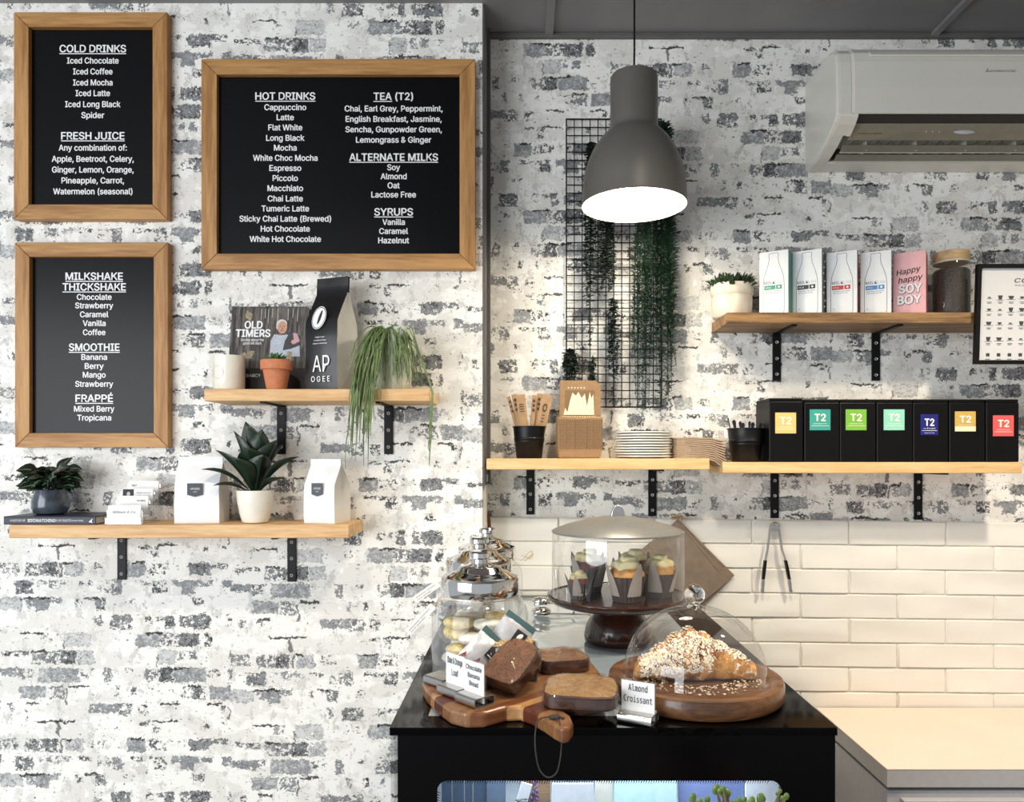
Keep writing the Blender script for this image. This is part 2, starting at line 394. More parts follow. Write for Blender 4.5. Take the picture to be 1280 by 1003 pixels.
# tiled splashback: every tile hand-waved
TILE = pm('white_glazed_tile', col(246, 243, 235), 0.14, var=0.02, scale=8, coat=0.3)
GROUT = pm('pale_grout', col(214, 208, 196), 0.8)
ZT0 = EYE-(649.0-CY)*YR/F; TH = 30.5*YR/F; TW = 120.6*YR/F
shear = -0.0108
bt = B(); XJ = (1059.7-CX)*YR/F
for r in range(14):
    z1 = ZT0-r*TH; z0 = z1-TH; off = XJ if r % 2 == 0 else XJ-TW/2
    i0 = int(math.floor((XC+0.008-off)/TW))
    for i in range(i0, i0+14):
        xa = max(off+i*TW, XC+0.0085)+0.0009; xb = min(off+(i+1)*TW, 2.48)-0.0009
        if xb-xa < 0.01: continue
        nx, nz = 16, 8; grid = []; U = [0, .012]+[.012+.976*q/14 for q in range(1, 14)]+[.988, 1]; Vv = [0, .045]+[.045+.91*q/6 for q in range(1, 6)]+[.955, 1]
        sd = Vector((i*3.7, r*5.1, 0))
        for a in range(nx+1):
            c_ = []
            for e in range(nz+1):
                x = xa+(xb-xa)*U[a]; z = z0+0.0009+(TH-0.0018)*Vv[e]
                ed = min(a, nx-a, e, nz-e)
                dy = 0.0 if ed == 0 else 0.0050
                if ed: dy += 0.0048*noise.noise(Vector((x*7+z*12, z*15-x*4, 0))+sd)
                c_.append(bt.v((x, YR-0.004-dy, z+shear*(x-0.5))))
            grid.append(c_)
        for a in range(nx):
            for e in range(nz): bt.face([grid[a][e], grid[a+1][e], grid[a+1][e+1], grid[a][e+1]])
tiles = struct(bt.done('wall_splashback', TILE, smooth=True))
for p in tiles.data.polygons: p.use_smooth = True
b = B(); xa, xb = XC+0.0075, 2.48
b.prism([(xa, 0.7), (xb, 0.7), (xb, ZT0+shear*(xb-0.5)), (xa, ZT0+shear*(xa-0.5))], 'y', YR-0.0043, YR)
struct(b.done('trim_6', GROUT))

# ------------------------------------------------------------------ shared materials
BLACK = pm('black_satin', col(11, 11, 12), 0.4, var=0.1, spec=.3)
BLACKMETAL = pm('black_powdercoat', col(12, 12, 14), 0.5, var=0.1, spec=0.25)
ZINC = pm('zinc_screw', col(196, 196, 196), 0.35, metal=0.3)
STEEL = pm('brushed_steel', col(196, 194, 190), 0.28, metal=1.0, var=0.05, scale=200)
CHROME = pm('chrome', col(225, 223, 220), 0.06, metal=1.0, var=0.02)
WHITEINK = pm('white_lettering', col(240, 240, 240), 0.5, var=0.01)
PAPERW = pm('white_card', col(238, 238, 238), 0.6, var=0.01)
INK = pm('black_ink', col(30, 30, 32), 0.6)
GLASS = clear('clear_glass', base=0.05, edge=0.8)
ACRYL = clear('clear_acrylic', base=0.11, edge=0.7, rough=0.03)
OAK = wood('pale_oak', col(196, 150, 98), col(226, 188, 138), 'X')
OAK2 = wood('pale_pine', col(214, 172, 114), col(236, 202, 150), 'X')
RUST = wood('rustic_hardwood', col(98, 72, 46), col(170, 130, 84), 'X')
FRAMEX = wood('frame_timber', col(150, 102, 52), col(196, 148, 92), 'X', scale=6)
FRAMEZ = wood('frame_timber_upright', col(150, 102, 52), col(196, 148, 92), 'Z', scale=6)
SOIL = pm('dark_soil', col(48, 38, 30), 0.9, var=0.3, scale=200, bump=0.6)
KRAFT = pm('kraft_paper', col(150, 118, 84), 0.75, var=0.07, scale=120)

# ------------------------------------------------------------------ menu boards
def menu_board(x0, y0, x1, y1, fw, lines, label, panelc, bright=1.0, fd=1.697):
    s = fd/F; cx = (x0+x1)/2
    r = thing('menu_board', label, 'menu board', ((cx-CX)*s, YL-0.0005, EYE+(CY-y1)*s))
    W = (x1-x0)*s; H = (y1-y0)*s; f = fw*s; dp = YL-0.0005-fd; e = 0.0004
    hw = W/2
    for nm, pts, mt in (('frame_rail', [(-hw+e, 0), (hw-e, 0), (hw-f-e, f), (-hw+f+e, f)], FRAMEX),
                        ('frame_rail', [(-hw+f+e, H-f), (hw-f-e, H-f), (hw-e, H), (-hw+e, H)], FRAMEX),
                        ('frame_stile', [(-hw, e), (-hw+f, f+e), (-hw+f, H-f-e), (-hw, H-e)], FRAMEZ),
                        ('frame_stile', [(hw, e), (hw, H-e), (hw-f, H-f-e), (hw-f, f+e)], FRAMEZ)):
        b = B(); b.prism(pts, 'y', -dp, 0); b.done(nm, mt, r, bevel=0.0012)
    b = B(); b.box(-hw+f*0.8, hw-f*0.8, -dp*0.45, -0.001, f*0.8, H-f*0.8)
    pn = b.done('panel', panelc, r)
    cols = {}; yy = -dp*0.45-0.0004
    for (t, px, py, w, cap, ul) in lines:
        b = cols.setdefault(px > 430, B())
        X = (px-cx)*s; Z = (y1-py)*s
        b.text(t, X, Z, w*s, cap*s, yy, bold=0.022)
        if ul:
            ux0, ux1 = (ul if isinstance(ul, tuple) else (px-w/2, px+w/2))
            zz = Z-cap*s*0.5-1.9*s; b.rect((ux0-cx)*s, (ux1-cx)*s, zz-0.55*s, zz+0.55*s, yy)
    for b in cols.values(): b.done('lettering', WHITEINK, pn)
    return r
def col_lines(px, rows, cap=7.3):
    out = []
    for t, y, w in rows:
        head = t.upper() == t
        out.append((t, px, y, w, 9.0 if head else cap, head))
    return out
PANEL = pm('black_board', col(6, 7, 11), 0.28, var=0.05, spec=0.2)
L1 = col_lines(112.2, [('COLD DRINKS',57.2,84),('Iced Chocolate',72.3,65.3),('Iced Coffee',86,50),('Iced Mocha',99.9,50),('Iced Latte',113.3,43.6),('Iced Long Black',127.2,70),('Spider',141,29),
    ('FRESH JUICE',167,80),('Any combination of:',182,86),('Apple, Beetroot, Celery,',196,103.5),('Ginger, Lemon, Orange,',209.6,103),('Pineapple, Carrot,',223.2,79),('Watermelon (seasonal)',237,100)])
menu_board(17, 15, 209, 274, 18.5, L1, 'wooden framed black menu board headed cold drinks, hung top left', PANEL)
L2 = col_lines(114, [('MILKSHAKE',343.9,72.5),('THICKSHAKE',357.3,80),('Chocolate',370,44),('Strawberry',380.7,48),('Caramel',391.9,36),('Vanilla',403,29),('Coffee',414.5,28.5),('SMOOTHIE',433.3,64),
    ('Banana',445.6,32.5),('Berry',456.9,24),('Mango',468,29),('Strawberry',479.5,48),('FRAPPÉ',497.6,47.5),('Mixed Berry',510.8,51),('Tropicana',522,43)], 7.0)
menu_board(18.5, 303, 210, 559.5, 18.0, L2, 'wooden framed menu board headed milkshake, hung below the cold drinks board', PANEL)
L3 = col_lines(354.5, [('HOT DRINKS',117,75.7),('Cappuccino',131,53),('Latte',143.7,22),('Flat White',156.5,43),('Long Black',169.6,48.4),('Mocha',182,28.8),('White Choc Mocha',194.8,81.4),('Espresso',207.6,40.4),
    ('Piccolo',220.3,32),('Macchiato',233,45),('Chai Latte',246,44.5),('Tumeric Latte',258.6,60),('Sticky Chai Latte (Brewed)',271.4,115.5),('Hot Chocolate',284,62),('White Hot Chocolate',297,90)], 7.2)
L3 += [('TEA (T2)', 490.5, 117.3, 50, 9.0, (465.5, 489))]
L3 += col_lines(490.9, [('Chai, Earl Grey, Peppermint,',132.7,123.5),('English Breakfast, Jasmine,',145.8,121),('Sencha, Gunpowder Green,',158.9,121.5),('Lemongrass & Ginger',172,95),('ALTERNATE MILKS',193.9,112),
    ('Soy',206.7,16.3),('Almond',218,33),('Oat',229.5,15.4),('Lactose Free',241,56.4),('SYRUPS',262.8,49),('Vanilla',275.6,28.5),('Caramel',287,36.5),('Hazelnut',298.7,39)], 7.2)
menu_board(251.5, 73.5, 594, 336.5, 19.5, L3, 'wide wooden framed menu board headed hot drinks, above the coffee bag shelf', PANEL)

# ------------------------------------------------------------------ shelves
def shelf(fx0, fx1, ty, by, fd, wallY, mat, brackets, by_end, label, group='timber wall shelves'):
    s = fd/F; z1 = EYE+(CY-ty)*s; z0 = EYE+(CY-by)*s
    x0 = (fx0-CX)*s; x1 = (fx1-CX)*s; cx = (x0+x1)/2
    r = thing('wall_shelf', label, 'shelf', (cx, wallY-0.0005, z0), group=group)
    b = B(); b.box(x0-cx, x1-cx, fd-wallY+0.0005, 0, 0, z1-z0); b.done('board', mat, r, bevel=0.0015)
    ws = (wallY-0.004)/F
    for (bx, ey, screws) in brackets:
        X = (bx-CX)*ws-cx; zb = EYE+(CY-ey)*ws-z0; w = 0.0102
        b = B(); b.box(X-w, X+w, -0.004, 0, zb, -0.0002); b.box(X-w*0.6, X+w*0.6, -0.125, -0.004, -0.004, -0.0002)
        br = b.done('bracket', BLACKMETAL, r, bevel=0.0006)
        for sy in screws:
            b = B(); zz = EYE+(CY-sy)*ws-z0
            pts = [(X+0.0042*math.cos(q*PI/6), zz+0.0042*math.sin(q*PI/6)) for q in range(12)]
            ins = [(X+0.0018*math.cos(q*PI/6), zz+0.0018*math.sin(q*PI/6)) for q in range(12)]
            A = [b.v((x, -0.0042, z)) for x, z in pts]; D = [b.v((X+(x-X)*.85, -0.0058, zz+(z-zz)*.85)) for x, z in pts]; E = [b.v((x, -0.0047, z)) for x, z in ins]
            for q in range(12):
                b.face([A[q], A[(q+1) % 12], D[(q+1) % 12], D[q]]); b.face([D[q], D[(q+1) % 12], E[(q+1) % 12], E[q]])
            b.done('screw', ZINC, br)
    return z1
ZLU = shelf(255, 537, 486.5, 501.5, 1.58, YL, OAK, [(351.5, 568, (517, 538, 559)), (485.5, 568, (517, 538, 559))], 0, 'pale timber wall shelf under the hot drinks board')
ZLL = shelf(11, 436, 656.5, 673, 1.585, YL, OAK, [(152, 725, (676, 696.5, 717.5)), (364.5, 727.5, (678, 698.5, 719.5))], 0, 'long pale timber wall shelf at lower left holding white coffee bags')
ZRU = shelf(908.75, 1262, 390.6, 404, 1.709, YR, RUST, [(971, 476, (428, 448.5, 468)), (1095, 476, (429, 449, 469))], 0, 'rustic dark timber wall shelf holding the milk cartons')
ZR1 = shelf(608, 887, 573.5, 587.3, 1.71, YR, OAK2, [(663, 643.5, (600, 618, 637)), (815.5, 645.5, (600, 619, 638))], 0, 'pale pine wall shelf holding the stacked white plates')
ZR2 = shelf(903.5, 1278, 578, 591.8, 1.71, YR, OAK2, [(968.5, 648, (601, 620, 639.5)), (1148, 650, (603, 622.5, 642)), ], 0, 'pale pine wall shelf holding the row of black tea tins')

# ------------------------------------------------------------------ plants
GREEN_D = pm('dark_green_leaf', col(20, 38, 22), 0.4, var=0.35, scale=30, coat=0.1)
GREEN_M = pm('mid_green_leaf', col(52, 84, 44), 0.45, var=0.3, scale=40)
GREEN_G = pm('grey_green_strand', col(104, 124, 78), 0.5, var=0.3, scale=50)
GREEN_S = pm('succulent_green', col(60, 104, 52), 0.4, var=0.25, scale=60)
GREEN_B = pm('deep_bluegreen_leaf', col(28, 42, 30), 0.55, var=0.3, scale=60)
GREEN_T = pm('trailing_green_leaf', col(40, 70, 46), 0.5, var=0.3, scale=60)
VEIN = pm('pale_leaf_vein', col(150, 170, 140), 0.5)

def potted(name, label, loc, prof, potmat, soil_r, soil_z, seg=40, cat='potted plant', group=None):
    r = thing(name, label, cat, loc, group=group)
    b = B(); b.lathe(prof, seg, cap0=True); b.done('pot', potmat, r, smooth=True)
    if soil_r:
        b = B(); b.lathe([(soil_r, soil_z), (soil_r*0.5, soil_z+0.002), (0, soil_z+0.003)], 24); b.done('soil', SOIL, r, smooth=True)
    return r

# shelf under hot drinks: candle, book, terracotta pot, coffee bag, trailing plant
s = 1.625/F
CANDLE = pm('frosted_cream_glass', col(236, 230, 216), 0.25, var=0.02, coat=0.4, sub=0.3)
r = thing('candle', 'cream candle in a frosted glass jar, left end of the upper left shelf', 'candle', ((286.5-CX)*s, 1.625, ZLU+0.0003))
R = 18.8*s; H = 43*s
b = B(); b.lathe([(R*0.94, 0), (R, 0.003), (R, H), (R-0.0025, H), (R-0.0025, H*0.86), (0, H*0.86)], 48, cap0=True); b.done('jar', CANDLE, r, smooth=True)
b = B(); b.lathe([(R-0.0028, H*0.861), (R*0.3, H*0.865), (0, H*0.866)], 32); b.done('wax', pm('cream_wax', col(240, 228, 196), 0.5), r, smooth=True)
b = B(); b.tube([(0, 0, H*0.86), (0.0006, 0, H*0.93)], 0.0008, 6); b.done('wick', INK, r)
b = B()
for k in range(28):
    a0 = 2*PI*k/28; a1 = 2*PI*(k+1)/28
    def onj(a, q): 
        x = -7.5*s+q*math.cos(a); z = H*0.5+q*math.sin(a); return (x, -math.sqrt(max(1e-9, (R+0.0006)**2-x*x)), z)
    b.poly([onj(a0, 8.2*s), onj(a1, 8.2*s), onj(a1, 7.4*s), onj(a0, 7.4*s)])
b.done('label_ring', pm('label_line', col(208, 202, 186), 0.5), r)

# book with photo cover, leaning on the wall
s = 1.675/F
r = thing('book', 'square dark cookbook-sized book with a smiling man on its cover, behind the terracotta pot', 'book', ((333-CX)*s, 1.668, ZLU+0.0005))
r['label'] = 'dark picture book with a smiling man on its cover, leaning behind the terracotta pot'
r.rotation_euler = (-0.16, 0, 0)
bw = 48.5*s; bh = 112*s
COVER = None
m, g, p = newmat('old_shed_cover'); tc = g.n.new('ShaderNodeTexCoord').outputs['Object']
mp = g.n.new('ShaderNodeMapping'); g.put(mp.inputs[0], tc); mp.inputs['Scale'].default_value = (120, 1, 14)
nz = g.noise(mp.outputs[0], 1.0, 5, 0.7)
g.put(p.inputs['Base Color'], g.mix(g.smooth(nz, 0.38, 0.66), col(34, 31, 30), col(112, 104, 98))); p.inputs['Roughness'].default_value = 0.4
COVER = m
b = B(); b.box(-bw, bw, 0.0, 0.003, 0, bh); b.box(-bw, bw, 0.015, 0.018, 0, bh); b.box(-bw, -bw+0.003, 0.003, 0.015, 0, bh); cv = b.done('cover', COVER, r, bevel=0.0008)
b = B(); b.box(-bw+0.003, bw-0.003, 0.003, 0.015, 0.003, bh-0.003); b.done('pages', pm('page_edges', col(222, 214, 198), 0.8), r)
def bx(px): return (px-333)*s
def bz(py): return (486-py)*s
b = B(); b.text('OLD', bx(313.5), bz(398.5), 23*s, 9.5*s, -0.0009, bold=0.03); b.text('TIMERS', bx(313.5), bz(409.5), 44*s, 9.5*s, -0.0009, bold=0.03); b.done('title', WHITEINK, cv); b = B()
b.text('Stories about the', bx(313), bz(418.2), 29*s, 3.4*s, -0.0009); b.text('good old days', bx(313), bz(422.5), 23*s, 3.4*s, -0.0009); b.done('subtitle', WHITEINK, cv); b = B()
b.text('DAVID DARCY', bx(308), bz(464.5), 36*s, 3.9*s, -0.0009, bold=0); b.done('author_line', WHITEINK, cv)
b = B(); b.rect(-bw, bw, 0, bz(455), -0.0004); b.done('footer_band', pm('cover_black', col(20, 19, 20), 0.4), cv)
b = B(); b.disc(bx(350), bz(402), 6.0*s, 8.2*s, -0.0011); b.disc(bx(365), bz(421), 3*s, 3*s, -0.0013, 12); b.done('printed_face', pm('print_skin', col(196, 148, 124), 0.5, scale=300, var=.12), cv)
b = B()
for ex in (347.6, 352.2): b.disc(bx(ex), bz(400.8), .9*s, .5*s, -.0016, 10)
b.poly([(bx(346.8), -.0016, bz(405)), (bx(350), -.0016, bz(407)), (bx(353), -.0016, bz(405)), (bx(350), -.0016, bz(406))]); b.disc(bx(350), bz(403.2), .6*s, 1.1*s, -.0016, 8); b.done('printed_features', pm('print_brown', col(110, 66, 54), .6), cv)
b = B(); b.disc(bx(349), bz(397.5), 6.8*s, 6.2*s, -0.0010); b.disc(bx(344.3), bz(401), 2*s, 4*s, -0.00105, 12); b.done('printed_hair', pm('print_hair', col(205, 200, 194), 0.5, var=.1), cv)
b = B(); b.poly([(bx(336), -0.0008, bz(440)), (bx(374), -0.0008, bz(440)), (bx(372), -0.0008, bz(418)), (bx(362), -0.0008, bz(411)), (bx(350), -0.0008, bz(412)), (bx(340), -0.0008, bz(411)), (bx(336), -0.0008, bz(420))])
b.done('printed_shirt', pm('print_shirt', col(176, 184, 196), 0.5, scale=250, var=.15), cv)
b = B(); b.poly([(bx(354), -0.00125, bz(420)), (bx(361), -0.00125, bz(405)), (bx(373), -0.00125, bz(414)), (bx(374), -0.00125, bz(425)), (bx(362), -0.00125, bz(430)), (bx(352), -0.00125, bz(432))])
b.done('printed_jacket', pm('print_jacket', col(52, 50, 58), 0.5, scale=250, var=.3), cv)
b = B(); b.poly([(bx(366), -0.0014, bz(424)), (bx(364), -0.0014, bz(409)), (bx(369), -0.0014, bz(410)), (bx(373), -0.0014, bz(420))]); b.done('printed_scarf', pm('print_scarf', col(196, 150, 160), 0.5), cv)
b = B(); b.poly([(bx(302), -0.0008, bz(388)), (bx(309), -0.0008, bz(394)), (bx(312), -0.0008, bz(385)), (bx(304), -0.0008, bz(379))]); b.poly([(bx(292), -0.0008, bz(442)), (bx(304), -0.0008, bz(434)), (bx(316), -0.0008, bz(443))]); b.poly([(bx(307), -0.0009, bz(441)), (bx(308), -0.0009, bz(432)), (bx(317), -0.0009, bz(433)), (bx(314), -0.0009, bz(442))])
b.poly([(bx(356), -0.0009, bz(450)), (bx(358), -0.0009, bz(433)), (bx(364), -0.0009, bz(434)), (bx(363), -0.0009, bz(450))]); b.done('printed_clutter', pm('print_clutter', col(150, 138, 112), 0.5, var=.3, scale=200), cv)
b = B()
for px in (322, 327, 331, 336, 343, 356, 362, 368): b.rect(bx(px), bx(px+1.0), bz(random.uniform(388, 400)), bz(377), -0.0007)
b.done('printed_tools', pm('print_tools', col(170, 164, 158), 0.5, var=.2), cv)

# terracotta pot with succulent
s = 1.61/F; k = s
TERRA = pm('terracotta', col(196, 122, 84), 0.75, var=0.08, scale=90)
r = potted('potted_succulent', 'small green succulent in a terracotta pot, beside the cream candle', ((344.7-CX)*s, 1.615, ZLU+0.0003),
           [(11.7*k, 0), (12*k, 1*k), (16.5*k, 25*k), (16.8*k, 25.2*k), (19.2*k, 25.6*k), (19.6*k, 36.5*k), (19*k, 37.2*k), (17.2*k, 37.2*k), (16.6*k, 31*k), (0.1*k, 31*k)], TERRA, 16.4*k, 32*k)
b = B()
for ring, (n, el, ln) in enumerate(((9, 0.25, 17), (8, 0.65, 16), (6, 1.05, 15), (4, 1.35, 13))):
    for i in range(n):
        a = 2*PI*i/n+ring*0.5
        b.leaf((0, 0, 33*k), (math.cos(a)*math.cos(el), math.sin(a)*math.cos(el), math.sin(el)), ln*k*1.05, 7.5*k, droop=-0.25, fold=0.25, shape=0.4)
b.done('leaves', GREEN_S, r, smooth=True, solid=0.0012)

# coffee bags
def coffee_bag(label, loc, rz, w, d, h, front, gus, crimp_x=0.0, top=0.13, group=None, lean=0.0):
    r = thing('coffee_bag', label, 'coffee bag', loc, rz, group)
    hw, hd = w/2, d/2; zs = h*0.60; zc = h*(1-top)
    def prof(z):
        if z <= zs: return hd*(1.0+0.05*math.sin(PI*z/zs))
        t = min(1, (z-zs)/(zc-zs)); return hd*(1-t)+0.003*t
    zz = [0, 0.004, h*.15, h*.3, h*.45, zs, zs+(zc-zs)*.25, zs+(zc-zs)*.5, zs+(zc-zs)*.75, zc, zc+h*top*.5, h]
    b = B(); nx = 8
    for sgn in (-1, 1):
        rows = []
        for z in zz:
            y = sgn*(prof(z) if z < zc else 0.0022); row = []
            for i in range(nx+1):
                u = i/nx*2-1
                bul = sgn*0.0035*(1-u*u)*math.sin(PI*min(1, z/zc)) if z < zc else 0
                wr = 0.0012*noise.noise(Vector((u*2.2+sgn*5, z*40, w*90)))
                row.append(b.v((u*hw*(1.0+0.012*math.sin(z*60))+crimp_x*max(0, z-zs)/(h-zs), y+bul+wr-lean*max(0, z-zs), z)))
            rows.append(row)
        for a, c in zip(rows, rows[1:]):
            for i in range(nx): b.face([a[i], a[i+1], c[i+1], c[i]])
    fr = b.done('front_panel', front, r, smooth=True)
    b = B(); b.poly([(-hw, -hd, 0.0004), (hw, -hd, 0.0004), (hw, hd, 0.0004), (-hw, hd, 0.0004)])
    for sgn in (-1, 1):
        rows = []
        for z in zz[:10]:
            y = prof(z); ins = 0.10*w*max(0, (z-h*.1)/(zc))*1.0
            X = sgn*hw*(1.0+0.012*math.sin(z*60))+crimp_x*max(0, z-zs)/(h-zs); ly = -lean*max(0, z-zs)
            rows.append([b.v((X, -y+ly, z)), b.v((X-sgn*ins*.35, -y*.5+ly, z)), b.v((X-sgn*ins, ly, z)), b.v((X-sgn*ins*.35, y*.5+ly, z)), b.v((X, y+ly, z))])
        for a, c in zip(rows, rows[1:]):
            for i in range(4): b.face([a[i], a[i+1], c[i+1], c[i]])
    b.done('side_gusset', gus, r, smooth=True)
    return r, fr
BAGBLACK = pm('black_foil_bag', col(20, 20, 23), 0.32, var=0.15, scale=25, bump=0.1)
BAGCREAM = pm('cream_foil_bag', col(214, 210, 202), 0.35, var=0.04, scale=25)
BAGWHITE = pm('white_matt_bag', col(236, 236, 238), 0.5, var=0.02, scale=25)
BAGWHITE2 = pm('white_bag_gusset', col(226, 222, 214), 0.5, var=0.03, scale=25)
s = 1.60/F
r, fr = coffee_bag('tall black coffee bag with white logo and pale side, beside the trailing plant', ((407-CX)*s, 1.652, ZLU+0.0003), math.radians(-20), 47*s, 44*s, 147*s, BAGBLACK, BAGCREAM, crimp_x=0.004, top=0.14)
y0 = -44*s/2-0.0064
b = B(); b.text('AP', 1.5*s, 33.5*s, 25*s, 20.5*s, y0, bold=0.0); b.text('O G E E', 0.5*s, 14.2*s, 28*s, 6.8*s, y0+0.001, bold=0.01); b.done('lettering', WHITEINK, fr); b = B()
b.text('single origin', 0, 67*s, 14*s, 1.6*s, y0); b.text('our signature blend', 0, 63*s, 18*s, 1.6*s, y0); b.text('roasted in small batches', 0, 59*s, 21*s, 1.6*s, y0); b.done('small_print', WHITEINK, fr)
b = B(); b.disc(-1*s, 91*s, 9.5*s, 15*s, y0-0.0006, rot=-0.45); b.done('bean_logo', WHITEINK, fr)
b = B(); b.disc(0.4*s, 91.5*s, 1.9*s, 9.5*s, y0-0.0012, rot=-0.42); b.done('bean_slit', INK, fr)
b = B()
n = 40
for i in range(n):
    def el(a, k_): 
        X = k_*8.7*s*math.cos(a); Z = k_*14.1*s*math.sin(a); q = -0.45
        return (-1*s+X*math.cos(q)-Z*math.sin(q), y0-0.0010, 91*s+X*math.sin(q)+Z*math.cos(q))
    a0, a1 = 2*PI*i/n, 2*PI*(i+1)/n
    b.poly([el(a0, 1), el(a1, 1), el(a1, .93), el(a0, .93)])
b.done('logo_line', INK, fr)

# trailing strands in a pale pot
s = 1.635/F; k = s
POTG = pm('pale_glazed_pot', col(206, 212, 196), 0.3, var=0.12, scale=30, coat=0.3)
rp = potted('trailing_plant', 'trailing thin-stemmed green plant in a pale pot, right end of the upper left shelf', ((491-CX)*s, 1.648, ZLU+0.0003),
            [(19*k, 0), (21*k, 2*k), (25*k, 50*k), (26*k, 78*k), (24.6*k, 78*k), (23*k, 70*k), (0.1*k, 70*k)], POTG, 23*k, 71*k)
b = B(); rnd = random.Random(11)
def strand(st, pts, r0=0.0011):
    b.tube([Vector(p) for p in pts], [r0]*(len(pts)-2)+[r0*0.9, r0*0.35], 5)
for i in range(135):
    left = i < 78
    a = rnd.uniform(0, 2*PI); st = Vector((rnd.uniform(-14, 14)*k, rnd.uniform(-16, 8)*k, 72*k))
    if left:
        ex = rnd.uniform(-44, -8)*k; ey = rnd.uniform(-56, -38)*k
        zl = rnd.choice([rnd.uniform(-20, 40), rnd.uniform(-60, 10), rnd.uniform(-100, -40)])*k
        if zl < -30*k: ex = rnd.uniform(-46, -17)*k
    else:
        ex = rnd.uniform(-25, 42)*k; ey = rnd.uniform(-50, -26)*k
        zl = rnd.uniform(2, 40)*k
        if ex > 26*k: ey = rnd.uniform(-38, -10)*k
    top = Vector((st.x*0.5+ex*0.45, st.y*0.5+ey*0.45, rnd.uniform(84, 99)*k)); pts = []
    if ey > -44*k and zl < 0: ey = -rnd.uniform(44, 58)*k
    if zl < 0: ey = min(ey, -46*k)
    P = [st, top, Vector((ex, ey, min(60*k, max(zl+25*k, 38*k)))), Vector((ex+rnd.uniform(-4, 4)*k, ey, zl))]
    nseg = 14
    for j in range(nseg+1):
        t = j/nseg; u = 1-t
        q = P[0]*u**3+P[1]*3*u*u*t+P[2]*3*u*t*t+P[3]*t**3
        jit = 1.1*k
        pts.append(q+Vector((rnd.uniform(-jit, jit), rnd.uniform(-jit, 0), 0)))
    strand(st, pts, rnd.uniform(0.0009, 0.0015))
for i in range(5):   # the strand that slips past the shelf end
    pts = [(10*k, -8*k, 74*k), (26*k, -20*k, 78*k), (34*k, -26*k, 50*k), (44*k, -30*k, 22*k), (50*k, -34*k, 6*k), (53.5*k, -38*k, -6*k), (50.5*k+i*0.7*k, -43*k, -24*k), (51*k+rnd.uniform(-2, 2)*k, -43*k, -55*k), (50.5*k+rnd.uniform(-1, 1)*k, -43*k, (-70-5*i)*k), (50.5*k, -43*k, (-78-4*i)*k)]
    strand(None, [Vector(p)+Vector((rnd.uniform(-1, 1)*k, 0, 0)) for p in pts], 0.0011)
b.done('stems', GREEN_G, rp, smooth=True)

# ------------------------------------------------------------------ lower left shelf
s = 1.59/F
NAVY = pm('navy_book_cloth', col(26, 30, 52), 0.45, var=0.1)
r = thing('book', 'navy hardback book lying flat under the dark leafy plant', 'book', ((62-CX)*s, 1.59, ZLL+0.0003))
hw = 57.5*s; th = 10.3*s
b = B(); b.box(-hw, hw, 0, 0.122, 0, 0.0018); b.box(-hw, hw, 0, 0.122, th-0.0018, th); b.box(-hw, hw, 0, 0.002, 0.0018, th-0.0018); cv = b.done('cover', NAVY, r, bevel=0.0006)
b = B(); b.box(-hw+0.002, hw-0.002, 0.002, 0.12, 0.0018, th-0.0018); b.done('pages', pm('page_block', col(206, 200, 188), 0.8, scale=300, var=.15), r)
b = B(); zz = th/2
b.text('A HISTORY OF', -39.5*s, zz, 19*s, 2.6*s, -0.0006, bold=0); b.text('BIRDWATCHING', -10*s, zz, 34*s, 3.6*s, -0.0006, bold=0.02); b.text('IN 100 OBJECTS', 17*s, zz, 20*s, 2.6*s, -0.0006, bold=0)
b.text('natural history', 35*s, zz, 15*s, 1.9*s, -0.0006, bold=0); b.poly([(49*s, -0.0006, zz-2*s), (51*s, -0.0006, zz), (54*s, -0.0006, zz+2.5*s), (52.6*s, -0.0006, zz-1*s), (54*s, -0.0006, zz-3*s)]); b.done('spine_title', WHITEINK, cv)
zbook = ZLL+0.0003+th
s = 1.635/F; k = s
GLAZE = pm('blue_grey_glaze', col(62, 70, 80), 0.22, var=0.35, scale=45, coat=0.5)
r = potted('potted_plant', 'bushy dark veined-leaf plant in a blue-grey glazed pot, standing on the navy book', ((58.5-CX)*s, 1.648, zbook+0.0003),
           [(14*k, 0), (18*k, 1.5*k), (21*k, 8*k), (20.8*k, 16*k), (18*k, 27*k), (17*k, 31*k), (15.5*k, 31*k), (15.5*k, 26*k), (0.1*k, 26*k)], GLAZE, 15*k, 27*k)
b = B(); bv = B(); rnd = random.Random(5)
for i in range(74):
    a = rnd.uniform(0, 2*PI); el = rnd.uniform(-0.35, 0.9); rr = rnd.uniform(4, 20)
    p0 = Vector((math.cos(a)*rr*0.9*k, math.sin(a)*rr*0.55*k, (34+rnd.uniform(-3, 20))*k))
    d = Vector((math.cos(a)*math.cos(el), math.sin(a)*math.cos(el)*.75-0.2, math.sin(el)*0.8))
    ln = rnd.uniform(19, 27)*k; wd = rnd.uniform(13, 18)*k
    if p0.y+d.y*ln > 0.05: continue
    UPV = Vector((0, -.75, .65)); b.leaf(p0, d, ln, wd, droop=0.9, fold=0.12, shape=0.6, up=UPV); nn = Vector((0, -0.0006, 0.0006))
    bv.leaf(p0+nn, d, ln*0.95, 0.9*k, droop=0.9, fold=0.02, shape=0.6, up=UPV)
    dd = d.normalized(); sd = dd.cross(UPV).normalized()
    for t in (0.3, 0.5, 0.7):
        for sg in (-1, 1): bv.leaf(p0+dd*ln*t+Vector((0, 0, -0.45*t*t*ln))+nn*1.4, dd*0.7+sd*sg, wd*0.42, 0.6*k, droop=0.5, n=3, fold=0.0, up=UPV)
for i in range(10):
    a = 2*PI*i/10; b.tube([(0, 0, 26*k), (math.cos(a)*6*k, math.sin(a)*5*k, 38*k), (math.cos(a)*13*k, math.sin(a)*8*k, 46*k)], 0.0009, 5)
b.done('leaves', GREEN_D, r, smooth=True); bv.done('leaf_veins', VEIN, r)

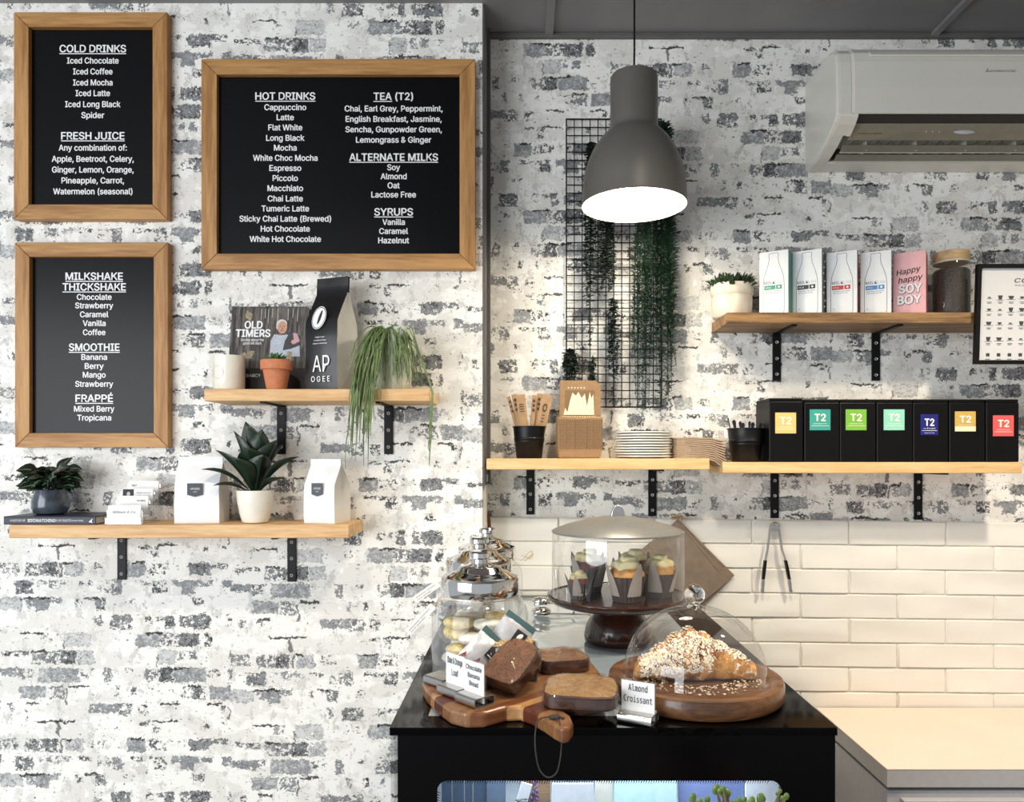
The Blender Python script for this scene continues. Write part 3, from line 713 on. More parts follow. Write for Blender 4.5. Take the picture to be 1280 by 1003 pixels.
# acrylic card holder with four tiers of cards
s = 1.61/F
hx = (164-CX)*s
rh = thing('card_holder', 'clear acrylic stepped card holder between the navy book and the coffee bag', 'card holder', (hx, 1.60, ZLL+0.0003))
tiers = [(134, 175, 656.5, 633.5, 1.596), (145.5, 184.5, 642, 620, 1.622), (152, 190.5, 631, 611, 1.648), (160, 197.5, 621, 601.5, 1.672)]
b = B()
for i, (xa, xb, yb, yt, d) in enumerate(tiers):
    sd = d/F; X0 = (xa-2-CX)*sd-hx; X1 = (xb+2-CX)*sd-hx; z0 = 0.0 if i == 0 else EYE+(CY-yb)*sd-ZLL-0.0015; z0 = max(z0, 0.0)
    y = d-1.60
    b.box(X0, X1, y-0.003, y-0.002, z0, z0+0.014); b.box(X0, X1, y+0.004, y+0.005, z0, z0+0.03)
    b.box(X0, X1, y-0.003, y+0.024 if i < 3 else y+0.005, z0, z0+0.0012)
    b.box(X1-0.001, X1, y-0.003, y+0.024 if i < 3 else y+0.005, 0.0, z0+0.016)
    b.box(X0, X0+0.001, y-0.003, y+0.024 if i < 3 else y+0.005, 0.0, z0+0.016)
b.done('stepped_stand', ACRYL, rh)
clab = ['white business card with a handwritten name, lowest front card in the acrylic holder', 'white business card with small grey text, second from the front in the holder',
        'business card with a dark portrait photo, third tier of the acrylic holder', 'white business card with a red mark, rear and highest in the acrylic holder']
for i, (xa, xb, yb, yt, d) in enumerate(tiers):
    sd = d/F; cx = (xa+xb)/2; hw = (xb-xa)/2*sd; hh = (yb-yt)*sd
    zz = max(EYE+(CY-yb)*sd, ZLL+0.002)
    r = thing('business_card', clab[i], 'card', ((cx-CX)*sd, d, zz), group='business cards in the acrylic holder'); r.rotation_euler = (-0.1, 0, 0)
    b = B(); b.box(-hw, hw, 0, 0.0012, 0, hh); cb = b.done('card', PAPERW, r)
    b = B()
    if i == 0: b.text('William & Co', 0, hh*.62, hw*1.4, 3*sd, -0.0004, bold=0, shear=.25); b.text('open every day', 0, hh*.25, hw*1.1, 1.3*sd, -0.0004, bold=0)
    elif i == 1: b.text('STUDIO', hw*.55, hh*.72, hw*.55, 2*sd, -0.0004); b.text('local services', -hw*.4, hh*.45, hw*.9, 1.4*sd, -0.0004, bold=0)
    elif i == 2: b.rect(-hw*.96, -hw*.25, hh*.3, hh*.96, -0.0004); b.text('design and print', hw*.4, hh*.75, hw*.9, 1.4*sd, -0.0004, bold=0); b.text('call us today', hw*.4, hh*.55, hw*.8, 1.4*sd, -0.0004, bold=0)
    else: b.text('B&T', -hw*.6, hh*.72, hw*.35, 2.2*sd, -0.0004)
    b.done('print', INK if i != 3 else pm('red_print', col(150, 60, 70), .5), cb)
    if i == 2:
        b = B(); b.disc(-hw*.58, hh*.66, 2.2*sd, 2.8*sd, -0.0008); b.disc(-hw*.58, hh*.42, 4*sd, 2.5*sd, -0.0008); b.done('portrait', pm('portrait_print', col(190, 180, 176), .5), cb)

# white coffee bags and the white pot between them
def shield(fr, cx, cz, w, h, y):
    b = B(); b.poly([(cx-w/2, y, cz+h/2), (cx-w/2, y, cz-h*.34), (cx, y, cz-h/2), (cx+w/2, y, cz-h*.34), (cx+w/2, y, cz+h/2)]); q = b.done('label', pm('slate_label', col(58, 62, 70), .5), fr)
    b = B(); b.text('APOGEE', cx, cz+h*.1, w*.6, h*.14, y-0.0005, bold=0); b.text('coffee', cx, cz-h*.12, w*.25, h*.08, y-0.0005, bold=0); b.done('lettering', WHITEINK, q)
s = 1.61/F
r, fr = coffee_bag('white coffee bag with slate shield label, between the card holder and white pot', ((242-CX)*s, 1.654, ZLL+0.0003), math.radians(6), 54*s, 42*s, 84*s, BAGWHITE, BAGWHITE2, top=0.10, lean=0.2, group='white coffee bags')
shield(fr, -1*s, 42*s, 19*s, 17*s, -21*s-0.0068)
s = 1.625/F
r, fr = coffee_bag('white coffee bag with slate shield label, right end of the lower left shelf', ((405-CX)*s, 1.655, ZLL+0.0003), math.radians(-12), 41*s, 44*s, 80*s, BAGWHITE, BAGWHITE2, top=0.10, lean=0.15, group='white coffee bags')
shield(fr, -1*s, 42*s, 15.5*s, 16.5*s, -22*s-0.0066)
s = 1.625/F; k = s
POTW = pm('white_ceramic', col(238, 234, 222), 0.3, var=0.02, coat=0.4)
r = potted('potted_plant', 'broad dark leafy plant in a plain white pot, between the two white coffee bags', ((316.5-CX)*s, 1.638, ZLL+0.0003),
           [(13*k, 0), (15.5*k, 1*k), (18.5*k, 10*k), (22*k, 28*k), (23*k, 41*k), (21.6*k, 41*k), (20.5*k, 34*k), (0.1*k, 34*k)], POTW, 20*k, 35*k)
b = B(); rnd = random.Random(3)
for (dx, dy, dz, ln, wd, dr) in ((-.95, -.45, .75, 60, 17, 1.0), (-.75, -.45, 1, 62, 25, .7), (-.35, -.3, 1, 72, 27, .3), (-.12, -.35, 1.2, 80, 30, .15), (.25, -.3, 1.1, 72, 28, .25),
        (.55, -.3, 1, 66, 27, .5), (1.0, -.25, .95, 66, 18, .9), (.9, -.45, .6, 44, 15, .9), (-1, -.5, .5, 42, 14, .9), (.1, .3, 1.2, 70, 27, .1), (-.4, .2, 1.1, 62, 26, .4), (.65, .1, 1.1, 74, 19, .6), (.05, -.7, .9, 58, 28, .4), (-.3, -.7, .8, 50, 24, .5), (.4, -.65, .9, 52, 24, .5)):
    if dy > 0: ln = min(ln, 62)
    b.leaf((dx*3*k, dy*3*k, 35*k), (dx*.8, dy*.7, dz*1.3), ln*1.16*k, wd*1.3*k, droop=dr, n=10, fold=0.22, shape=1.15)
b.done('leaves', GREEN_D, r, smooth=True, solid=0.0006)

# ------------------------------------------------------------------ upper right shelf
s = 1.77/F; k = s
FAB = pm('cream_canvas', col(222, 212, 194), 0.85, var=0.05, scale=40, bump=0.3)
r = thing('potted_plant', 'small dark conifer-like plant in a cream folded canvas pot, left end of the rustic shelf', 'potted plant', ((917.5-CX)*s, 1.790, ZRU+0.0003))
b = B(); rg = []
for (rad, z) in ((22, 0), (24, 2), (25, 14), (25, 27), (26, 28), (26.5, 33), (26, 40), (25, 42), (23.8, 40), (23.4, 36), (0.1, 36)):
    rg.append([((rad+(1.5*noise.noise(Vector((math.cos(q*2*PI/48)*2.4, math.sin(q*2*PI/48)*2.4, z*.12))) if rad > 1 else 0))*k*math.cos(q*2*PI/48), (rad+(1.5*noise.noise(Vector((math.cos(q*2*PI/48)*2.4, math.sin(q*2*PI/48)*2.4, z*.12))) if rad > 1 else 0))*k*math.sin(q*2*PI/48), z*k) for q in range(48)])
b.rings(rg); b.done('pot', FAB, r, smooth=True)
b = B(); rnd = random.Random(9)
for i in range(420):
    a = rnd.uniform(0, 2*PI); q = math.sqrt(rnd.random())*26; p0 = Vector((math.cos(a)*q*k, math.sin(a)*q*k, (38+rnd.uniform(0, 10)-q*.1)*k))
    b.leaf(p0, (math.cos(a)*rnd.uniform(.1, 1.0), math.sin(a)*rnd.uniform(.1, 1.0), rnd.uniform(.2, 1)), rnd.uniform(7, 12)*k, 3.4*k, droop=.2, n=3, shape=.5)
b.done('foliage', pm('dark_moss_green', col(46, 66, 38), .6, var=.35, scale=60), r)

CART = pm('white_carton', col(234, 236, 236), 0.3, var=0.02, coat=0.3)
def carton(label, px, d, rz, w, dep, h, sidec, barc, sidewrite=False):
    s = d/F
    r = thing('milk_carton', label, 'milk carton', ((px-CX)*s, d+0.03, ZRU+0.0003), rz, 'white milk cartons on the rustic shelf')
    hw, hd = w/2, dep/2
    b = B(); b.box(-hw, hw, -hd, hd, 0, h); bd = b.done('body', CART, r, bevel=0.0012)
    b = B(); b.box(hw, hw+0.0005, -hd+.001, hd-.001, 0.001, h-.001); sd = b.done('side_panel', sidec, r)
    b = B(); b.box(-hw*.2, hw*.9, -hd*.2, hd*.8, h, h+0.004); b.done('top_seal', PAPERW, r, bevel=0.001)
    b = B(); y = -hd-0.0004; pt = []
    for (u, v) in ((.30,.965), (.33,.93), (.30,.88), (.36,.80), (.55,.68), (.68,.58), (.72,.45), (.72,.06), (.66,.02)): pt.append((u*hw, v*h))
    out = [(-x, z) for x, z in pt[::-1]]+[(x, z) for x, z in pt]
    n = len(out)
    for i in range(n):
        (xa, za), (xb, zb) = out[i], out[(i+1) % n]; dv = Vector((xb-xa, 0, zb-za)); nr = Vector((-dv.z, 0, dv.x)).normalized()*0.0004
        A, Bq = Vector((xa, y, za)), Vector((xb, y, zb)); b.poly([A-nr, Bq-nr, Bq+nr, A+nr])
    b.text('MILK', -hw*.27, h*.51, hw*.75, h*.042, y, bold=.0); b.text('barista quality, made to texture', -hw*.02, h*.375, hw*1.1, h*.016, y, bold=0); b.text('stretch and perform with coffee', -hw*.1, h*.345, hw*.95, h*.016, y, bold=0); b.text('1L', -hw*.5, h*.1, hw*.16, h*.018, y, bold=0)
    b.done('print', INK, bd)
    b = B(); b.text('LAB', hw*.36, h*.51, hw*.5, h*.042, y, bold=-.004); b.done('pale_print', pm('pale_grey_print', col(190, 192, 194), .5), bd)
    b = B(); b.rect(-hw*.64, hw*.12, h*.40, h*.465, y); b.rect(hw*.17, hw*.56, h*.40, h*.465, y); cb = b.done('colour_bar', barc, bd)
    b = B(); b.text('MILK', -hw*.38, h*.432, hw*.36, h*.022, y-.0004, bold=0); b.disc(hw*.365, h*.432, h*.016, h*.016, y-.0004, 12); b.done('bar_print', WHITEINK, cb)
    b = B(); X = hw+0.0009
    for q in range(9):
        zq = h*(.92-.1*q); yy = (q*37 % 10)/10*hd-hd*.5
        b.poly([(X, yy-hd*.3, zq), (X, yy+hd*.3, zq+.002), (X, yy+hd*.3, zq+.006), (X, yy-hd*.3, zq+.003)])
    b.done('side_print', WHITEINK if sidewrite else pm('side_tint', tuple(min(1, v*1.6+.02) for v in lin(sidewrite_rgb))+(1,), .5), sd)
    return r
sidewrite_rgb = (70, 130, 115)
cart_c = [((32, 128, 108), (48, 150, 122), 'green', 975.5), ((44, 46, 52), (40, 42, 48), 'black', 1017.5), ((120, 40, 48), (190, 60, 60), 'red', 1060), ((44, 96, 140), (80, 140, 196), 'blue', 1102.5)]
cart_lab = ['white milk carton with a green colour bar and green side, leftmost of the cartons', 'white milk carton with a black colour bar and black side', 'white milk carton with a red colour bar and dark red side', 'white milk carton with a blue colour bar, next to the pink carton']
hts = (80.5, 81.5, 80, 80)
for i, (sc_, bc, nm, px) in enumerate(cart_c):
    s = 1.735/F; sidewrite_rgb = sc_
    carton(cart_lab[i], px, 1.735, math.radians((-31, -32, -27, -27)[i]), 35.5*s, 27*s, hts[i]*s, pm('carton_side_'+nm, col(*sc_), .35), pm('carton_bar_'+nm, col(*bc), .4), i == 1)
s = 1.735/F
PINK = pm('pink_carton', col(226, 170, 172), .35, var=.03, coat=.3)
r = thing('milk_carton', 'pink soy milk carton with black script, beside the jar of coffee beans', 'milk carton', ((1146-CX)*s, 1.765, ZRU+0.0003), math.radians(-32))
w, dep, h = 37*s, 26*s, 79.5*s
b = B(); b.box(-w/2, w/2, -dep/2, dep/2, 0, h); bd = b.done('body', PINK, r, bevel=.0012)
b = B(); b.box(w/2, w/2+.0005, -dep/2+.001, dep/2-.001, .001, h-.001); sd = b.done('side_panel', pm('dusky_pink', col(176, 106, 110), .4), r)
b = B()
for q in range(12): b.poly([(w/2+.0009, -dep*.35, h*(.93-.07*q)), (w/2+.0009, dep*.3, h*(.93-.07*q)), (w/2+.0009, dep*.3, h*(.915-.07*q)), (w/2+.0009, -dep*.35, h*(.915-.07*q))])
b.done('side_print', pm('dark_pink_print', col(120, 60, 66), .5), sd)
b = B(); y = -dep/2-.0004; b.text('Happy', -w*.02, h*.705, w*.72, h*.085, y, bold=.012, rot=.12, shear=.25); b.text('happy', w*.04, h*.575, w*.72, h*.085, y, bold=.012, rot=.10, shear=.25)
b.text('SOY', w*.03+.0007, h*.42-.0007, w*.72, h*.13, y-.0002, bold=.06); b.text('BOY', w*.0+.0007, h*.245-.0007, w*.74, h*.13, y-.0002, bold=.06); b.done('script', INK, bd)
b = B(); b.text('SOY', w*.03, h*.42, w*.72, h*.13, y-.0006, bold=.04); b.text('BOY', 0, h*.245, w*.74, h*.13, y-.0006, bold=.04); b.done('block_letters', pm('pale_letters', col(226, 222, 224), .5), bd)

# glass jar of beans
s = 1.755/F; k = s
r = thing('storage_jar', 'glass jar of dark coffee beans with a bamboo lid, on the rustic shelf', 'jar', ((1192-CX)*s, 1.765, ZRU+0.0003))
b = B(); b.lathe([(20*k, 0), (22*k, 1.5*k), (22*k, 60*k), (20.5*k, 65*k), (20*k, 70*k)], 40, cap0=True); b.done('glass', GLASS, r, smooth=True)
b = B(); b.lathe([(19.5*k, 1*k), (21*k, 2.5*k), (21*k, 55*k), (19*k, 58*k), (10*k, 60*k), (0, 60.5*k)], 36, cap0=True); b.done('coffee_beans', pm('roast_beans', col(40, 32, 27), .45, var=.5, scale=260, bump=1.0), r, smooth=True)
b = B(); b.lathe([(19*k, 66*k), (20.6*k, 70.2*k), (20.8*k, 79*k), (20*k, 80*k), (0, 80.5*k)], 40, cap0=True); b.done('lid', wood('bamboo_lid', col(150, 122, 86), col(190, 160, 118), 'X'), r, smooth=True)
b = B(); b.lathe([(20.3*k, 66*k), (21*k, 67*k), (20.3*k, 68*k)], 40); b.done('seal', pm('clear_rubber', col(190, 186, 176), .4), r, smooth=True)

# framed coffee chart
d = 1.697; s = d/F
r = thing('framed_poster', 'black framed coffee chart hung at the right end of the rustic shelf', 'poster', ((1290-CX)*s, 1.7085, EYE+(CY-455)*s))
r.rotation_euler = (0.05, 0, 0)
W2 = 71*s; H = 124*s; f = 5*s
b = B()
for a in ([(-W2, 0), (W2, 0), (W2-f, f), (-W2+f, f)], [(-W2, H), (-W2+f, H-f), (W2-f, H-f), (W2, H)], [(-W2, 0), (-W2+f, f), (-W2+f, H-f), (-W2, H)], [(W2, 0), (W2, H), (W2-f, H-f), (W2-f, f)]): b.prism(a, 'y', -.012, 0)
b.done('frame', BLACK, r, bevel=.0006)
b = B(); b.box(-W2+f*.8, W2-f*.8, -.006, -.001, f*.8, H-f*.8); pp = b.done('print', pm('poster_paper', col(214, 214, 214), .22, var=.01, coat=.4), r)
b = B(); y = -.0066
b.text('coffee', 0, H-19*s, 46*s, 7*s, y, bold=-.01, shear=.3); b.text('the essential guide', 0, H-26*s, 46*s, 1.6*s, y, bold=0); b.done('heading', pm('heading_grey', col(66, 64, 64), .5), pp); b = B()
for rr, zz in enumerate((H-41*s, H-56*s, H-73*s, H-92.5*s, H-112*s)):
    for c_ in range(9):
        X = -W2+(17+13.6*c_)*s; kk = (rr*5+c_*3) % 4; a = (1.8, 2.4, 3.2, 2.6)[kk]*s*1.15; hh = (1.4, 2.4, 3.8, 5.0)[kk]*s
        if rr == 4: b.rect(X-2.2*s, X+2.2*s, zz-2.2*s, zz+1.8*s, y)
        else:
            b.poly([(X-a, y, zz+hh/2), (X-a*.55, y, zz-hh/2), (X+a*.55, y, zz-hh/2), (X+a, y, zz+hh/2)]); b.rect(X-a*1.6, X+a*1.6, zz-hh/2-.9*s, zz-hh/2-.5*s, y)
        b.rect(X-3*s, X+3*s, zz-6*s, zz-5.4*s, y); b.rect(X-2.2*s, X+2.2*s, zz-7.4*s, zz-6.9*s, y)
b.done('chart_print', pm('chart_grey', col(66, 64, 64), .5), pp)

# ------------------------------------------------------------------ air conditioner
ACW = pm('aged_white_plastic', col(220, 217, 208), .35, var=.02, scale=6, coat=.1)
CHAMP = pm('champagne_plastic', col(126, 122, 108), .3, var=.04, coat=.3)
DARKV = pm('vent_shadow_plastic', col(60, 58, 52), .6)
XA = .706; XB = 1.56
r = thing('air_conditioner', 'white wall-mounted split air conditioner in the top right corner', 'air conditioner', (0, YR-0.0005, 2.2))
def sec(pts): return [(y-YR+.0005, z-2.2) for y, z in pts]
outer = [(1.8495, 2.212), (1.8495, 2.437), (1.74, 2.437), (1.705, 2.434), (1.682, 2.426), (1.668, 2.412), (1.663, 2.39), (1.660, 2.33), (1.661, 2.273), (1.676, 2.258), (1.70, 2.243), (1.73, 2.23), (1.77, 2.219), (1.80, 2.214)]
inner = [(1.8495, 2.212), (1.8495, 2.437), (1.74, 2.437), (1.705, 2.434), (1.682, 2.426), (1.668, 2.412), (1.663, 2.39), (1.660, 2.33), (1.661, 2.273), (1.70, 2.285), (1.76, 2.28), (1.80, 2.235), (1.795, 2.2165), (1.80, 2.214)]
b = B()
so = sec(outer); si = sec(inner)
b.prism(so, 'x', XA+.006, XA+.034); 
cc = (sum(p[0] for p in so)/len(so), sum(p[1] for p in so)/len(so))
small = [(cc[0]+(p[0]-cc[0])*.95 if p[0] < -.001 else p[0], cc[1]+(p[1]-cc[1])*.95) for p in so]
b.rings([[(XA, p[0], p[1]) for p in small], [(XA+.006, p[0], p[1]) for p in so]])
b.prism(so, 'x', XB-.03, XB); b.prism(si, 'x', XA+.034, XB-.03)
body = b.done('casing', ACW, r, bevel=.002)
b = B(); fp = sec([(1.7025, 2.4355), (1.68, 2.4275), (1.665, 2.412), (1.660, 2.39), (1.6568, 2.33), (1.658, 2.2725), (1.664, 2.2725), (1.663, 2.33), (1.67, 2.40), (1.704, 2.431)])
b.prism(fp, 'x', XA+.038, XB-.04); pn = b.done('front_panel', ACW, r, bevel=.0012)
b = B(); yy = 1.6555-YR; b.prism(sec([(1.6675, 2.4165), (1.661, 2.4085), (1.658, 2.404), (1.66, 2.401), (1.668, 2.408)]), 'x', XA+.075, XB-.05); b.done('top_lip', ACW, pn, bevel=.001)
b = B(); b.prism(sec([(1.688, 2.2628), (1.692, 2.2600), (1.705, 2.2500), (1.722, 2.2382), (1.727, 2.2395), (1.71, 2.262)]), 'x', XA+.050, XB-.05); st = b.done('display_strip', CHAMP, r, bevel=.001)
b = B(); b.prism(sec([(1.670, 2.2745), (1.688, 2.2630), (1.71, 2.2632), (1.70, 2.285)]), 'x', XA+.050, XB-.05); b.done('panel_gap_shade', pm('painted_recess_shade', col(40, 38, 36), .6), r)  # dark-coloured filler stands in for the shade in the cavity below the panel
b = B(); b.box(XA+.036, XB-.032, 1.79-YR, 1.80-YR, .02, .078); b.done('outlet_back', DARKV, r)
b = B(); b.prism(sec([(1.658, 2.2722), (1.6605, 2.2655), (1.674, 2.2535), (1.702, 2.2385), (1.704, 2.2420), (1.678, 2.258), (1.664, 2.2722)]), 'x', XA+.0385, XA+.0485); b.prism(sec([(1.659, 2.2722), (1.6615, 2.2665), (1.675, 2.2545), (1.703, 2.2405), (1.705, 2.2430), (1.678, 2.259), (1.664, 2.2722)]), 'x', XA+.008, XA+.0385); b.done('panel_foot', ACW, pn, bevel=.001)
for i, (ya, za, yb, zb) in enumerate(((1.732, 2.2300, 1.752, 2.2222), (1.766, 2.2228, 1.786, 2.2150))):
    b = B(); b.prism(sec([(ya, za), (yb, zb), (yb+.001, zb+.0016), (ya+.001, za+.0022)]), 'x', XA+.045, XB-.04); lv = b.done('louvre', CHAMP, r, bevel=.0004)
    b = B(); b.prism(sec([(yb-.0015, zb-.0008), (yb+.0012, zb-.0012), (yb+.0014, zb+.0016), (yb, zb+.001)]), 'x', XA+.045, XB-.04); b.done('pale_edge', ACW, lv)
for i in range(24):
    b = B(); x = XA+.075+i*.0295; b.box(x, x+.002, 1.745-YR, 1.786-YR, .024, .048); b.done('vane', ACW if i % 4 == 1 else CHAMP, r)
b = B()
for x in (.93, .945, .96): b.disc(x, 0, .0018, .003, 0, 12)
for v in b.bm.verts: v.co = Vector((v.co.x, 1.7035-YR-.0012, 2.2500-2.2+v.co.z*.8))
b.done('indicator_light', pm('indicator_lens', col(190, 180, 160), .3), st)
b = B(); b.sphere((1.02, 1.7045-YR, .0500), .025, .004, .0050); b.done('receiver_window', pm('receiver_grey', col(186, 186, 196), .25), st, smooth=True)
b = B(); b.text('POWER INVERTER', XA+.095, .0470, .055, .0034, 1.7065-YR-.0008, bold=0, shear=.3); b.done('strip_lettering', INK, st)
b = B(); zl = 2.3675-2.2; xl = 1.0435; y = 1.6575-YR
for a in (PI/2, PI/2+2*PI/3, PI/2+4*PI/3):
    c_ = Vector((xl+.0028*math.cos(a), y, zl+.0028*math.sin(a))); dv = Vector((math.cos(a), 0, math.sin(a))); nv = Vector((-math.sin(a), 0, math.cos(a)))
    b.poly([c_-dv*.0026, c_+nv*.0014, c_+dv*.0026, c_-nv*.0014])
b.text('MITSUBISHI ELECTRIC', xl+.035, zl-.0005, .058, .0042, y, bold=0); b.done('maker_mark', pm('grey_print', col(110, 108, 106), .5), pn)

# ------------------------------------------------------------------ pendant lamp
d = 1.557; s = d/F; k = s
LGREY = pm('taupe_lamp_metal', col(98, 95, 90), .42, var=.04, scale=12)
zr = EYE+(CY-258)*s
r = thing('pendant_lamp', 'grey bell-shaped pendant lamp lit and hanging from the ceiling', 'pendant lamp', ((792.5-CX)*s, d, zr))
prof = [(65, 0), (65.6, 1.5), (65, 3), (64.6, 20), (62.5, 38), (58, 54), (51.5, 69), (43, 82), (35, 90.5), (31, 94), (30, 97), (29.6, 100), (29.6, 158), (28.6, 161.5), (26, 163), (0.1, 163.5)]
b = B(); b.lathe([(a*k, z*k) for a, z in prof], 64); sh = b.done('shade', LGREY, r, smooth=True)
inn = [(64.2, 0.3), (63.2, 20), (61.2, 37), (56.7, 52.5), (50, 67.5), (41.5, 80.5), (33.5, 88), (28, 92), (0.1, 93)]
b = B(); b.lathe([(a*k, z*k) for a, z in inn], 64); b.lathe([(65*k, 0), (64.2*k, .3*k)], 64); b.done('inner_reflector', pm('white_reflector', col(246, 244, 236), .5, var=.01), r, smooth=True)
BULB = pm('lit_bulb', (1.0, .93, .80, 1), .3, emit=26.0)
b = B(); b.sphere((0, 0, 42*k), 26*k, 26*k, 26*k, 24, 14); b.tube([(0, 0, 62*k), (0, 0, 92*k)], 13*k, 20); b.done('bulb', BULB, r, smooth=True)
b = B(); b.tube([(0, 0, 163*k), (.0015, .004, 200*k), (.002, .01, ZC-zr-.0002)], .0021, 8); b.done('cord', BLACK, r, smooth=True)
pl = bpy.data.lights.new('pendant_bulb_light', 'POINT'); pl.energy = 3.0; pl.color = (1, .87, .68); pl.shadow_soft_size = .03
po = bpy.data.objects.new('pendant_bulb_light', pl); C.objects.link(po); po.location = ((792.5-CX)*s, d, zr+5*k)

# ------------------------------------------------------------------ wire grid and its hanging greenery
d = 1.838; s = d/F
gx0, gx1, gy0, gy1 = 708, 826.5, 148.5, 509
r = tag(thing('wire_grid', 'black wire grid panel on the brick wall behind the pendant lamp', 'wire grid', ((767-CX)*s, d, EYE+(CY-gy1)*s)))
b = B(); nx = 12; nz = 35; x0 = (gx0-767)*s; x1 = (gx1-767)*s; H = (gy1-gy0)*s
for i in range(nx+1):
    x = x0+(x1-x0)*i/nx; rr = .0019 if i in (0, nx) else .0013; b.rod((x, 0, 0), (x, 0, H), rr, 6)
for i in range(nz+1):
    z = H*i/nz; rr = .0019 if i in (0, nz) else .0013; b.rod((x0, .0024, z), (x1, .0024, z), rr, 6)
b.done('wires', BLACKMETAL, r, smooth=True)
b = B()
for (x, z) in ((x0+.002, H*.6), (x1-.002, H*.6), (x0+.002, H*.97), (x1-.002, H*.97)): b.tube([(x, -.003, z), (x, .0115, z)], .003, 8)
b.done('wall_clip', STEEL, r)
def hanging(label, x0, x1, y0, y1, d, strands, leaf, mat, seed, spike=False, dens=1.0, taper=0.5):
    s = d/F; rnd = random.Random(seed); cx = (x0+x1)/2
    r = thing('hanging_plant', label, 'hanging plant', ((cx-CX)*s, d, EYE+(CY-y1)*s), group='greenery hung on the wire grid')
    strands = int(strands*1.7); leaf *= 1.12
    b = B(); bs = B(); H = (y1-y0)*s; hw = (x1-x0)/2*s
    bs.tube([(0, .012, H*.985), (0, .004, H+.004), (0, -.004, H*.99)], .0012, 6)
    for i in range(strands):
        X = rnd.uniform(-hw, hw)*.8; ln = H*rnd.uniform(taper, 1.0) if i else H; y = rnd.uniform(-.022, -.006)
        if i == 0: X *= .3
        n = max(5, int(ln/(3.2*s)*dens)); ph = rnd.uniform(0, 6); xt = X*.35; pts = []
        for j in range(n+1):
            t = j/n; x = xt+(X-xt)*min(1, t*3)+math.sin(ph+t*7)*.9*s; z = H-t*ln
            pts.append(Vector((x, y+math.sin(ph*2+t*5)*.0015, z)))
            if j:
                for q in range(2):
                    a = rnd.uniform(0, 2*PI); ll = leaf*s*rnd.uniform(.7, 1.25)
                    dz = rnd.uniform(-.3, .7) if spike else rnd.uniform(-.6, .3)
                    b.leaf(pts[-1], (math.cos(a), -abs(math.sin(a))*.8, dz), ll, ll*(.26 if spike else .62), droop=.5, n=3, fold=.1, shape=.5)
        bs.tube(pts[::max(1, n//12)]+[pts[-1]], .0007, 4)
    b.done('leaves', mat, r); bs.done('stems', mat, r)
    return r
hanging('leafy dark strand hanging down the left part of the wire grid', 729, 749, 181, 430, 1.818, 5, 6.0, GREEN_B, 1, taper=.6)
hanging('bushy dark strand hanging from beneath the pendant lamp, left of centre on the grid', 744, 770, 262, 362, 1.792, 9, 6.0, GREEN_B, 2, taper=.7)
hanging('narrow dark-leaved sprig clipped in the middle of the wire grid', 758, 774, 374, 500, 1.818, 5, 6.5, GREEN_B, 3, taper=.45)
hanging('long feathery green strand hanging right of centre on the wire grid', 788, 818, 240, 518, 1.786, 13, 7.0, GREEN_T, 4, spike=True, taper=.55)
hanging('spiky green plant hanging over the right edge of the wire grid', 812, 842, 158, 502, 1.812, 15, 8.5, GREEN_T, 5, spike=True, taper=.5)
hanging('small rounded dark sprig on the grid behind the kraft box, lower left', 702, 722, 437, 482, 1.822, 9, 7.0, GREEN_B, 6, taper=.6)
hanging('tiny dark sprig on the grid behind the top of the kraft box', 736, 746, 447, 482, 1.822, 5, 6.0, GREEN_B, 8, taper=.8)

# ------------------------------------------------------------------ shelf with plates
def bucket(label, px, base_w, top_w, h, d, z):
    s = d/F
    r = thing('bucket', label, 'bucket', ((px-CX)*s, d, z+.0003)); a = base_w/2*s; t = top_w/2*s; h *= s
    def R(q): return a+(t-a)*q
    b = B(); b.lathe([(a*.97, 0), (a, .001), (R(.5), h*.5), (R(.55)+.0012, h*.52), (R(.55)+.0012, h*.55), (R(.57), h*.56), (R(.62)+.0012, h*.60), (R(.62)+.0012, h*.63), (R(.66), h*.645), (R(.97), h*.965), (t+.002, h*.972), (t+.002, h*.99), (t, h), (t-.0012, h*.98), (a-.0012, .003), (0, .003)], 48, cap0=True)
    b.done('pail', pm('black_pail', col(12, 13, 17), .38, var=.1, spec=.3), r, smooth=True); return r
bucket('black ribbed metal bucket holding brown paper sticks, left end of the plate shelf', 661.5, 32, 40.5, 40, 1.775, ZR1)
s = 1.775/F
STK = pm('kraft_stick_paper', col(170, 136, 98), .7, var=.08, scale=100); STKP = pm('brown_print', col(70, 46, 32), .6)
slab = ['thin brown paper stick, leftmost in the black bucket', 'brown paper stick with dark print, second from left in the bucket', 'wide brown paper stick facing front in the left half of the bucket',
        'thin dark-printed paper stick right of the gap in the bucket', 'thin paper stick edge-on, tallest in the right half of the bucket', 'wide brown paper stick with an oval mark, rightmost in the bucket']
